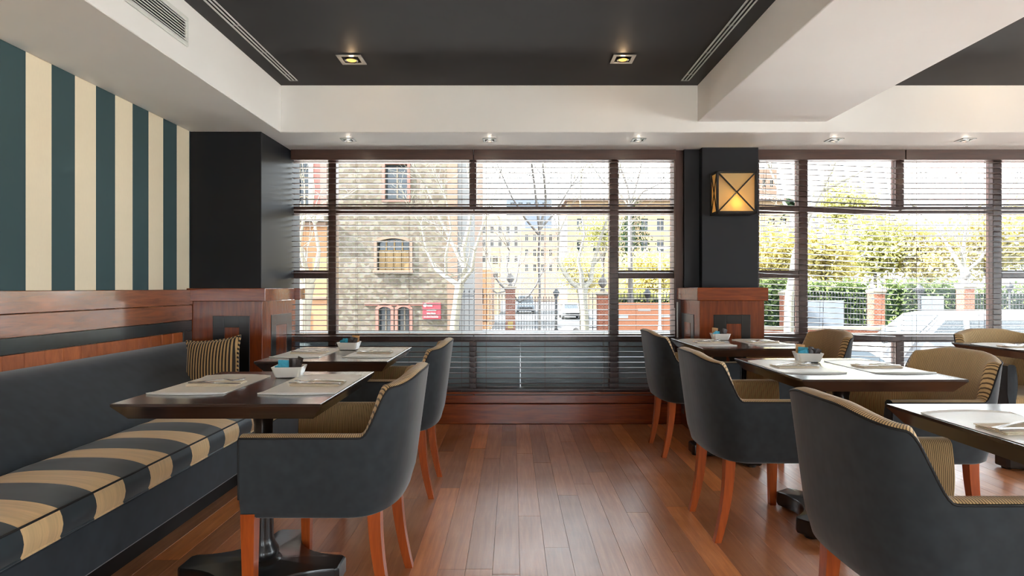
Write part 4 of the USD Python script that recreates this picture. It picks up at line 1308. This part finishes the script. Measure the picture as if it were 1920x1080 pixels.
bare_tree('weeping_tree', 'dark bare tree with drooping branches behind the gate pillar', 44.0,
          [(955, 612, 0.16, 0), (955, 580, 0.14, 0), (957, 550, 0.14, 0)],
          [[(957, 552, 0.10, 0), (975, 566, 0.10, 0), (990, 556, 0.08, 0), (1005, 535, 0.06, 0), (1014, 515, 0.05, 0)],
           [(957, 550, 0.10, 0), (940, 535, 0.08, 0), (925, 515, 0.06, 0.5), (915, 490, 0.04, 0.5)],
           [(957, 550, 0.10, 0), (955, 525, 0.07, -0.5), (950, 500, 0.05, -0.6), (955, 470, 0.04, -0.6)],
           [(957, 550, 0.08, 0), (968, 525, 0.07, 0.5), (972, 500, 0.05, 0.8)],
           [(950, 545, 0.07, 0), (932, 550, 0.06, -0.6), (918, 540, 0.05, -1.0)]], 'grey_bark', 14, 4, 1.5, droop=0.05, grow=1.6)
bare_tree('street_tree', 'tall bare tree whose thin boughs cross the white sky', 30.0,
          [(1012, 600, 0.075, 0), (1012, 540, 0.065, 0), (1010, 480, 0.06, 0), (1012, 430, 0.055, 0)],
          [[(1012, 432, 0.08, 0), (1006, 380, 0.06, 0), (1000, 330, 0.05, 0), (994, 285, 0.04, 0)],
           [(1012, 432, 0.08, 0), (1024, 380, 0.06, 0.5), (1020, 330, 0.05, 0.5), (1015, 280, 0.035, 0.5)],
           [(1010, 440, 0.06, 0), (985, 410, 0.05, -0.5), (960, 370, 0.035, -0.8), (940, 325, 0.025, -1)],
           [(1012, 430, 0.06, 0), (1040, 400, 0.045, 0.5), (1070, 350, 0.03, 0.8)]], 'grey_bark', 15, 4, 1.3, grow=2.0)
bare_tree('street_tree', 'bare tree in front of the yellow mansion with boughs in the top pane', 34.0,
          [(1183, 600, 0.16, 0), (1182, 520, 0.14, 0), (1181, 430, 0.12, 0), (1181, 385, 0.12, 0)],
          [[(1181, 388, 0.08, 0), (1176, 350, 0.06, 0), (1165, 318, 0.045, 0), (1140, 300, 0.03, 0)],
           [(1181, 388, 0.08, 0), (1192, 350, 0.06, 0.4), (1200, 320, 0.045, 0.4), (1206, 285, 0.03, 0.4)],
           [(1181, 390, 0.07, 0), (1205, 360, 0.05, -0.4), (1235, 345, 0.035, -0.4)],
           [(1181, 390, 0.07, 0), (1160, 360, 0.05, 0.2), (1130, 340, 0.03, 0.2), (1110, 310, 0.02, 0)]], 'grey_bark', 16, 4, 1.2, grow=2.0)
bare_tree('plane_tree', 'leaning pale plane tree behind the crooked blind', 24.0,
          [(1478, 640, 0.20, 0), (1480, 560, 0.18, 0), (1492, 480, 0.16, 0), (1512, 410, 0.14, 0)],
          [[(1512, 412, 0.13, 0), (1535, 365, 0.11, 0), (1560, 315, 0.09, 0), (1572, 280, 0.07, 0)],
           [(1505, 430, 0.08, 0), (1470, 380, 0.06, 0.4), (1445, 320, 0.04, 0.5)],
           [(1540, 360, 0.06, 0), (1600, 330, 0.04, 0.3), (1650, 300, 0.025, 0.3)]], 'plane_bark', 17, 4, 1.2, grow=1.8)
bare_tree('plane_tree', 'bare plane tree behind the white van', 31.0,
          [(1812, 620, 0.18, 0), (1812, 560, 0.17, 0), (1808, 510, 0.17, 0)],
          [[(1808, 512, 0.12, 0), (1790, 480, 0.10, 0), (1770, 450, 0.07, 0), (1735, 410, 0.04, 0)],
           [(1808, 512, 0.12, 0), (1806, 470, 0.09, 0.3), (1815, 400, 0.06, 0.3), (1800, 330, 0.03, 0.3)],
           [(1808, 512, 0.10, 0), (1835, 490, 0.08, -0.3), (1870, 440, 0.05, -0.3), (1890, 360, 0.03, -0.3)]], 'plane_bark', 18, 4, 1.2, grow=1.8)


def crown_arrays(n, seed, leaf, clumps=16, flat=0.8):
    rs = np.random.default_rng(seed)
    c = rs.normal(size=(clumps, 3)); c /= np.linalg.norm(c, axis=1, keepdims=True); c *= rs.uniform(0.25, 0.8, (clumps, 1))
    p = c[rs.integers(0, clumps, n)] + rs.normal(size=(n, 3)) * 0.22
    p[:, 2] *= flat
    a = rs.normal(size=(n, 3)); a /= np.linalg.norm(a, axis=1, keepdims=True)
    b = np.cross(a, rs.normal(size=(n, 3))); b /= np.linalg.norm(b, axis=1, keepdims=True)
    s = leaf * rs.uniform(0.6, 1.3, (n, 1))
    v = np.stack([p - a * s, p + b * s * 0.55, p + a * s, p - b * s * 0.55], 1).reshape(-1, 3)
    f = np.arange(4 * n).reshape(-1, 4)
    return v, f


def leafy_tree(name, label, u, v, d, r, leafmat, seed, group, bark='grey_bark'):
    cz = Z(v, d)
    base = np.array([X(u, d), d, GZ])
    t = thing(name, label, 'tree', base, 0, group)
    hc = cz - GZ
    rs = random.Random(seed)
    k = MB(); k.tube([(0, 0, -0.05), (0.05, 0, hc * 0.5), (0, 0.05, hc)], [0.16, 0.12, 0.07], 8)
    for i in range(5):
        a = rs.uniform(0, 2 * PI)
        k.tube([(0.03, 0, hc * 0.6), (0.4 * r * math.cos(a), 0.4 * r * math.sin(a), hc + 0.1 * r), (0.7 * r * math.cos(a), 0.7 * r * math.sin(a), hc + 0.35 * r)], [0.07, 0.05, 0.02], 6)
    k.build('trunk', bark, t, smooth=50)
    vv2, ff = crown_arrays(5200, seed, 0.060, 26)
    k = MB(); k.raw(vv2 * r + [0, 0, hc], ff)
    tag(k.build('crown', leafmat, t), kind='stuff')
    return t


yellow_g = 'yellow autumn trees in the garden'
for u, v, d, r, mt_, lab in ((1092, 512, 47, 2.0, 'leaf_yellow', 'small yellow leaved tree behind the pollarded plane tree'),
                             (1212, 520, 44, 2.4, 'leaf_yellow', 'yellow leaved tree behind the orange hoarding'),
                             (1452, 470, 40, 2.6, 'leaf_yellow', 'bright yellow tree next to the lantern pillar'),
                             (1545, 478, 42, 2.8, 'leaf_yellow', 'yellow tree behind the crooked blind over the white hoarding'),
                             (1640, 455, 46, 3.2, 'leaf_lime', 'pale lime tree near the sagging end of the crooked blind'),
                             (1740, 470, 44, 3.0, 'leaf_yellow', 'yellow tree left of the bare plane behind the van'),
                             (1850, 455, 42, 3.2, 'leaf_yellow', 'yellow tree right of the bare plane behind the van'),
                             (1960, 450, 42, 3.2, 'leaf_lime', 'pale lime tree cut by the right edge of the picture'),
                             (2130, 460, 42, 3.2, 'leaf_yellow', 'yellow tree far beyond the right edge of the picture'),
                             (2330, 470, 42, 3.4, 'leaf_lime', 'pale lime tree far beyond the right edge of the picture'),
                             (1590, 395, 60, 3.6, 'leaf_lime', 'pale distant tree standing above the yellow tree at the crooked blind'),
                             (1130, 440, 66, 2.6, 'leaf_lime', 'light green tree before the yellow mansion')):
    leafy_tree('autumn_tree', lab, u, v, d, r, mt_, int(u), yellow_g)

cy = thing('conifer', 'dark green conifer in front of the yellow mansion', 'tree', (X(1188, 62), 62, GZ))
vv2, ff = crown_arrays(2600, 77, 0.05, 20, 1.0)
hh = (vv2[:, 2] + 1.2) / 2.4
vv2[:, :2] *= np.clip(1.15 - hh, 0.1, 1)[:, None]
k = MB(); k.raw(vv2 * [2.3, 2.3, 3.6] + [0, 0, Z(425, 62) - GZ], ff); tag(k.build('crown', 'leaf_dark', cy), kind='stuff')
MB().tube([(0, 0, 0), (0, 0, Z(425, 62) - GZ)], [0.25, 0.15], 8).build('trunk', 'grey_bark', cy, smooth=50)
for u, v, d, lab in ((1572, 455, 52, 'palm tree with drooping fronds seen through the crooked blind'), (1490, 390, 70, 'distant palm tree beside the leaning plane tree')):
    t = thing('palm_tree', lab, 'tree', (X(u, d), d, GZ), 0)
    hc = Z(v, d) - GZ
    MB().tube([(0, 0, 0), (0.1, 0, hc * 0.5), (0, 0, hc)], [0.28, 0.22, 0.2], 8).build('trunk', 'grey_bark', t, smooth=50)
    rs = random.Random(int(u))
    for i in range(18):
        a, el = rs.uniform(0, 2 * PI), rs.uniform(-0.1, 0.9)
        k = MB()
        q_ = np.array([0, 0, hc]); dd = np.array([math.cos(a) * math.cos(el), math.sin(a) * math.cos(el), math.sin(el)])
        side = np.array([-math.sin(a), math.cos(a), 0])
        prev = None; rows = []
        for s in range(8):
            w_ = 0.24 * math.sin(PI * (s + 0.6) / 8.2)
            rows.append((q_ - side * w_ - [0, 0, w_ * 0.6], q_.copy(), q_ + side * w_ - [0, 0, w_ * 0.6]))
            q_ = q_ + dd * 0.32; dd = dd + np.array([0, 0, -0.16]); dd /= np.linalg.norm(dd)
        vv3 = np.array(rows).reshape(-1, 3); fq = []
        for s in range(7):
            fq += [(3 * s, 3 * s + 1, 3 * s + 4, 3 * s + 3), (3 * s + 1, 3 * s + 2, 3 * s + 5, 3 * s + 4)]
        k.raw(vv3, np.array(fq)); k.build('frond', 'leaf_dark', t)


def hedge(label, u0, u1, v0, v1, d, mt_, seed, n=2600):
    t = thing('hedge', label, 'hedge', ((X(u0, d) + X(u1, d)) / 2, d, GZ), 0, kind=None)
    w_, h_ = (X(u1, d) - X(u0, d)) / 2, Z(v0, d) - GZ
    rs = np.random.default_rng(seed)
    p = np.stack([rs.uniform(-w_, w_, n), rs.uniform(-0.5, 0.5, n), h_ * rs.uniform(0, 1, n) ** 0.7 + rs.normal(0, 0.1, n)], 1)
    a = rs.normal(size=(n, 3)); a /= np.linalg.norm(a, axis=1, keepdims=True)
    b = np.cross(a, rs.normal(size=(n, 3))); b /= np.linalg.norm(b, axis=1, keepdims=True)
    s = 0.13 * rs.uniform(0.6, 1.3, (n, 1))
    k = MB(); k.raw(np.stack([p - a * s, p + b * s * 0.6, p + a * s, p - b * s * 0.6], 1).reshape(-1, 3), np.arange(4 * n).reshape(-1, 4))
    tag(k.build('leaves', mt_, t), kind='stuff')
    MB().box(-w_, w_, -0.35, 0.35, 0, h_ * 0.85).build('core', 'leaf_dark', t)


hedge('clipped green hedge beyond the casing of the lantern pillar', 1424, 1505, 520, 600, 33.5, 'leaf_green', 1)
hedge('dark hedge above the white hoarding panels', 1510, 1625, 528, 600, 34.5, 'leaf_green', 2)
hedge('dark hedge between the brick pillar and the white van', 1655, 1790, 528, 600, 34.0, 'leaf_green', 3)
hedge('low hedge at the far right behind the white van', 1825, 2350, 535, 600, 34.0, 'leaf_green', 4, 5200)
hedge('ragged hedge behind the orange hoarding', 1140, 1290, 548, 600, 36.0, 'leaf_lime', 5)


# ---- gate, fences, pillars
def brick_pillar(label, u0, u1, vtop, d, finial=True, plate=False):
    w_ = (X(u1, d) - X(u0, d)) / 2
    t = thing('brick_pillar', label, 'pillar', (X((u0 + u1) / 2, d), d, GZ), 0, group='brick gate pillars along the garden')
    h_ = Z(vtop, d) - GZ
    MB().box(-w_, w_, -w_, w_, 0.25, h_ - 0.22, 0.01).build('shaft', 'brick', t)
    MB().box(-w_ * 1.12, w_ * 1.12, -w_ * 1.12, w_ * 1.12, 0, 0.25, 0.02).build('plinth', 'stone_trim', t)
    MB().rects([(-w_ * 1.05, w_ * 1.05, -w_ * 1.05, w_ * 1.05, h_ - 0.22), (-w_ * 1.22, w_ * 1.22, -w_ * 1.22, w_ * 1.22, h_ - 0.15), (-w_ * 1.22, w_ * 1.22, -w_ * 1.22, w_ * 1.22, h_ - 0.08), (-w_ * 0.6, w_ * 0.6, -w_ * 0.6, w_ * 0.6, h_)]).build('cap', 'stone_trim', t)
    if finial:
        MB().lathe([(w_ * 0.5, h_ - 0.01), (w_ * 0.45, h_ + 0.08), (w_ * 0.2, h_ + 0.16), (w_ * 0.75, h_ + 0.34), (w_ * 0.85, h_ + 0.5), (w_ * 0.5, h_ + 0.66), (w_ * 0.25, h_ + 0.74), (w_ * 0.1, h_ + 0.86)], (0, 0), 14).build('urn', 'grey_bark', t, smooth=40)
    if plate:
        MB().box(-w_ * 0.55, w_ * 0.55, -w_ - 0.03, -w_, 0.35, 0.75).build('notice_plate', 'plate_yellow', t)


brick_pillar('brick gate pillar with a small yellow plate below the dark bare tree', 948, 966, 536, 36.0, True, True)
brick_pillar('brick pillar topped by an urn beside the pollarded plane tree', 1120, 1140, 546, 30.0, True)
brick_pillar('brick pillar just right of the lantern pillar casing', 1465, 1482, 545, 29.0, False)
brick_pillar('brick pillar right of the white hoarding', 1632, 1653, 541, 27.5, False)
brick_pillar('brick pillar behind the roof of the white van', 1800, 1820, 532, 27.5, True)


def railing(label, u0, u1, vt, d, step=0.17, name='iron_railing', spear=True, x_dir=None):
    xa, xb = X(u0, d), X(u1, d)
    t = thing(name, label, 'fence', ((xa + xb) / 2, d, GZ), 0)
    w_, h_ = (xb - xa) / 2, Z(vt, d) - GZ
    n_ = max(2, int(2 * w_ / step))
    for i in range(n_ + 1):
        xx = -w_ + 2 * w_ * i / n_
        k = MB(); k.bar((xx, 0, 0.1), (xx, 0, h_), 0.028)
        if spear: k.lathe([(0.014, h_), (0.035, h_ + 0.05), (0.004, h_ + 0.16)], (xx, 0), 6)
        k.build('bar', 'iron_dark', t)
    for zz in (0.15, 0.75, h_ - 0.15):
        MB().box(-w_, w_, -0.02, 0.02, zz - 0.02, zz + 0.02).build('rail', 'iron_dark', t)
    return t


railing('dark iron railing at the foot of the stone building beside the white tree', 861, 889, 548, 23.3)
railing('iron railing between the stone building and the gate pillar', 890, 947, 556, 36.0)
railing('open iron gate leaf across the side street', 967, 1040, 560, 36.0, name='iron_gate')
railing('iron gate leaf beside the urn topped pillar', 1104, 1119, 553, 30.5, name='iron_gate')
railing('iron railing above the orange hoarding', 1158, 1280, 553, 32.0)
railing('iron railing in the garden hedge at the far right', 1826, 1960, 556, 31.0)
railing('iron railing between the low brick wall and the hedge', 1484, 1630, 552, 32.5)


def lamp_post(label, u, vt, d, w_=0.07):
    t = thing('lantern_post', label, 'post', (X(u, d), d, GZ), 0)
    h_ = Z(vt, d) - GZ
    MB().lathe([(w_ * 2, 0), (w_ * 2, 0.3), (w_, 0.4), (w_, h_ - 0.55), (w_ * 1.5, h_ - 0.5)], (0, 0), 10).build('post', 'iron_dark', t, smooth=40)
    MB().lathe([(w_ * 1.6, h_ - 0.5), (w_ * 2.8, h_ - 0.3), (w_ * 2.8, h_ - 0.25), (w_ * 1.2, h_ - 0.08), (w_ * 0.3, h_)], (0, 0), 8).build('lantern', 'iron_dark', t, smooth=20)


lamp_post('dark lantern post at the end of the gate leaf', 1043, 540, 35.0)
lamp_post('dark post with a pointed head above the orange hoarding', 1214, 540, 31.5)
lamp_post('thin dark post beside the roof of the white van', 1724, 533, 30.0, 0.08)
lamp_post('small dark lantern post at the far right over the van', 1893, 527, 30.0, 0.06)

sp = thing('lamp_column', 'tall pale street lamp column in front of the orange hoarding', 'street lamp', (X(1237, 27.0), 27.0, GZ))
MB().lathe([(0.09, 0), (0.09, 1.0), (0.06, 1.05), (0.05, Z(470, 27) - GZ)], (0, 0), 12).build('column', 'white_metal', sp, smooth=40)
MB().tube([(0, 0, Z(470, 27) - GZ - 0.02), (-0.1, -0.1, Z(466, 27) - GZ), (0.55, -0.2, Z(464, 27) - GZ)], [0.045, 0.045, 0.04], 8).build('arm', 'white_metal', sp, smooth=40)
MB().lathe([(0.03, 0.16), (0.3, 0.0), (0.28, -0.03), (0.05, -0.03)], (0, 0), 14).move(trans(0.55, -0.2, Z(466, 27) - GZ)).build('shade', 'white_metal', sp, smooth=40)

hb = thing('orange_hoarding', 'orange site hoarding with pale patches below the iron railing', 'hoarding', (X(1150, 30), 30.0, GZ))
for i in range(4):
    MB().box(i * 1.15, i * 1.15 + 1.14, -0.03, 0.03, 0.55, Z(567.5, 30) - GZ, 0.005).build('panel', 'hoarding_orange', hb)
    MB().box(i * 1.15 + 0.1, i * 1.15 + 0.75, -0.045, -0.03, (1.25, 1.62, 1.30, 1.5)[i], (1.45, 1.74, 1.42, 1.62)[i], 0.004).build('pale_patch', 'sign_white', hb)
MB().box(-0.05, 4.65, -0.3, 0.3, 0.0, 0.55, 0.03).build('concrete_foot', 'stone_trim', hb)
hb = thing('white_hoarding', 'white and pale blue hoarding panels under the hedge', 'hoarding', (X(1504, 31), 31.0, GZ))
for i in range(2):
    MB().box(i * 1.1, i * 1.1 + 1.085, -0.03, 0.03, 0.35, Z(563, 31) - GZ, 0.005).build('panel', 'hoarding_white', hb)
MB().box(0.3, 0.75, -0.045, -0.03, 1.2, 1.26).build('dark_line', 'iron_dark', hb)
hb = thing('white_hoarding', 'white hoarding panels just left of the brick pillar behind the van', 'hoarding', (X(1725, 30.5), 30.5, GZ))
for i in range(2):
    MB().box(i * 0.62, i * 0.62 + 0.61, -0.03, 0.03, 0.35, Z(555, 30.5) - GZ, 0.005).build('panel', 'hoarding_white', hb)
lw = thing('low_brick_wall', 'low red brick wall along the garden below the hedges', 'wall', (X(1410, 27), 27.0, GZ))
MB().box(0, 7.0, -0.15, 0.15, 0, Z(614, 27) - GZ - 0.1).build('masonry', 'brick', lw)
MB().box(-0.03, 7.03, -0.19, 0.19, Z(614, 27) - GZ - 0.1, Z(612, 27) - GZ, 0.02).build('coping', 'stone_trim', lw)
bo = thing('bollard', 'small grey stone bollard before the pollarded plane tree', 'bollard', (X(1080, 27), 27.0, GZ))
MB().lathe([(0.2, 0), (0.2, 0.5), (0.14, 0.6), (0.16, 0.68), (0.17, 0.8), (0.12, 0.92), (0.02, 0.98)], (0, 0), 14).build('body', 'grey_bark', bo, smooth=40)


# ---- vehicles (local: length along x, front at -x)
def vehicle(name, label, loc, rz, prof, glass, width, paint, wheels, wr, scale=1.0, extra=None):
    t = thing(name, label, 'car' if name != 'delivery_van' else 'van', loc, rz)
    w2 = width / 2
    p = sg.Polygon(prof).buffer(-0.06).buffer(0.06)
    zs = max(z for _, z in prof)
    k = MB(); k.prism(p, -w2, w2, 'y')
    v = np.vstack(k.v)
    v[:, 1] *= 1 - 0.22 * np.clip((v[:, 2] - 0.9) / max(zs - 0.9, 0.1), 0, 1) ** 1.3
    MBk = MB(); MBk.raw(v, np.vstack(k.f)); MBk.build('body', paint, t, smooth=25)
    for g_ in glass:
        gp = sg.Polygon(g_)
        k = MB(); k.prism(gp, -w2 - 0.012, w2 + 0.012, 'y'); v = np.vstack(k.v)
        v[:, 1] *= 1 - 0.22 * np.clip((v[:, 2] - 0.9) / max(zs - 0.9, 0.1), 0, 1) ** 1.3
        v[:, 1] += np.sign(v[:, 1]) * 0.006
        MBk = MB(); MBk.raw(v, np.vstack(k.f)); MBk.build('window', 'street_glass', t)
    for wx in wheels:
        for s in (-1, 1):
            wh = MB().lathe([(wr * 0.2, -0.1), (wr * 0.9, -0.11), (wr, -0.07), (wr, 0.07), (wr * 0.9, 0.11), (wr * 0.2, 0.1)], (0, 0), 18).move(rot((1, 0, 0), PI / 2)).move(trans(wx, s * (w2 - 0.10), wr)).build('wheel', 'tyre', t, smooth=40)
            MB().lathe([(0.01, 0.0), (wr * 0.62, 0.0), (wr * 0.62, 0.03), (0.01, 0.05)], (0, 0), 14).move(rot((1, 0, 0), PI / 2 if s < 0 else -PI / 2)).move(trans(wx, s * (w2 + 0.012), wr)).build('hub', 'grey_metal', wh)
    if extra: extra(t)
    return t


car_p = [(-2.1, 0.28), (-2.12, 0.62), (-1.95, 0.78), (-1.15, 0.92), (-0.55, 1.40), (0.9, 1.44), (1.75, 1.02), (2.05, 0.95), (2.1, 0.3)]
car_g = [[(-1.0, 0.95), (-0.5, 1.33), (0.15, 1.36), (0.15, 0.95)], [(0.22, 0.95), (0.22, 1.36), (0.85, 1.36), (1.45, 0.98)]]


def windscreen(t):
    MB().raw(np.array([[-1.13, -0.62, 0.955], [-1.13, 0.62, 0.955], [-0.60, 0.55, 1.385], [-0.60, -0.55, 1.385], [-1.10, -0.62, 0.90], [-1.10, 0.62, 0.90], [-0.57, 0.55, 1.33], [-0.57, -0.55, 1.33]]),
             np.array([[0, 3, 2, 1], [4, 5, 6, 7], [0, 1, 5, 4], [2, 3, 7, 6], [1, 2, 6, 5], [3, 0, 4, 7]])).build('windscreen', 'street_glass', t)
    MB().box(-2.16, -2.10, -0.6, 0.6, 0.36, 0.60, 0.01).build('grille', 'car_dark', t)
    for s in (-1, 1): MB().box(-2.13, -2.02, s * 0.8 - 0.14, s * 0.8 + 0.14, 0.60, 0.74, 0.02).build('headlamp', 'white_metal', t)


vehicle('parked_car', 'silver car facing the window beside the pollarded plane tree', (X(1069, 54), 54.0, GZ), PI / 2, car_p, car_g, 1.78, 'car_white', (-1.35, 1.3), 0.31, extra=windscreen)
van_p = [(-2.3, 0.3), (-2.35, 0.8), (-2.2, 1.0), (-1.6, 1.15), (-0.95, 1.92), (2.3, 1.98), (2.4, 1.0), (2.4, 0.32)]
van_g = [[(-1.35, 1.18), (-0.88, 1.74), (-0.15, 1.78), (-0.15, 1.15)], [(-0.05, 1.15), (-0.05, 1.78), (1.0, 1.8), (1.0, 1.15)]]


def van_front(t):
    MB().raw(np.array([[-1.585, -0.70, 1.19], [-1.585, 0.70, 1.19], [-0.99, 0.62, 1.90], [-0.99, -0.62, 1.90], [-1.55, -0.70, 1.13], [-1.55, 0.70, 1.13], [-0.95, 0.62, 1.84], [-0.95, -0.62, 1.84]]),
             np.array([[0, 3, 2, 1], [4, 5, 6, 7], [0, 1, 5, 4], [2, 3, 7, 6], [1, 2, 6, 5], [3, 0, 4, 7]])).build('windscreen', 'street_glass', t)
    MB().box(-2.40, -2.33, -0.7, 0.7, 0.40, 0.72, 0.01).build('grille', 'car_dark', t)


vehicle('parked_van', 'pale blue van front coming up the side street behind the gate', (X(985, 66), 66.0, GZ), PI / 2, van_p, van_g, 1.9, 'hoarding_white', (-1.5, 1.5), 0.34, extra=van_front)
tr_p = [(-2.75, 0.35), (-2.85, 0.95), (-2.6, 1.25), (-1.9, 1.36), (-1.1, 2.05), (-0.7, 2.12), (2.9, 2.16), (2.98, 1.2), (2.95, 0.35)]
tr_g = [[(-1.55, 1.40), (-1.0, 1.92), (-0.55, 1.96), (-0.55, 1.38)], [(-0.35, 1.38), (-0.35, 1.93), (1.15, 1.95), (1.30, 1.38)], [(1.45, 1.38), (1.35, 1.95), (2.45, 1.95), (2.6, 1.38)]]


def big_front(t):
    MB().raw(np.array([[-1.90, -0.78, 1.40], [-1.90, 0.78, 1.40], [-1.12, 0.68, 2.06], [-1.12, -0.68, 2.06], [-1.86, -0.78, 1.34], [-1.86, 0.78, 1.34], [-1.08, 0.68, 2.0], [-1.08, -0.68, 2.0]]),
             np.array([[0, 3, 2, 1], [4, 5, 6, 7], [0, 1, 5, 4], [2, 3, 7, 6], [1, 2, 6, 5], [3, 0, 4, 7]])).build('windscreen', 'street_glass', t)
    for i in range(4):
        MB().bar((-2.55 + i * 0.05, -0.6 + i * 0.1, 1.30), (-1.95, -0.75 + i * 0.42, 1.40), 0.02).build('wiper', 'car_dark', t)


vehicle('delivery_van', 'long white van parked outside the right-hand window', (X(1800, 16.6), 16.6, GZ), 0, tr_p, tr_g, 1.95, 'car_white', (-1.85, 1.85), 0.36, extra=big_front)
vehicle('parked_car', 'small orange car glimpsed under the sill before the white van', (11.75, 13.6, GZ), 0, car_p, car_g, 1.75, 'car_orange', (-1.35, 1.3), 0.31, extra=windscreen)
vehicle('parked_car', 'white car glimpsed under the sill behind the lantern table', (7.3, 14.2, GZ), 0, car_p, car_g, 1.75, 'car_white', (-1.35, 1.3), 0.31, extra=windscreen)
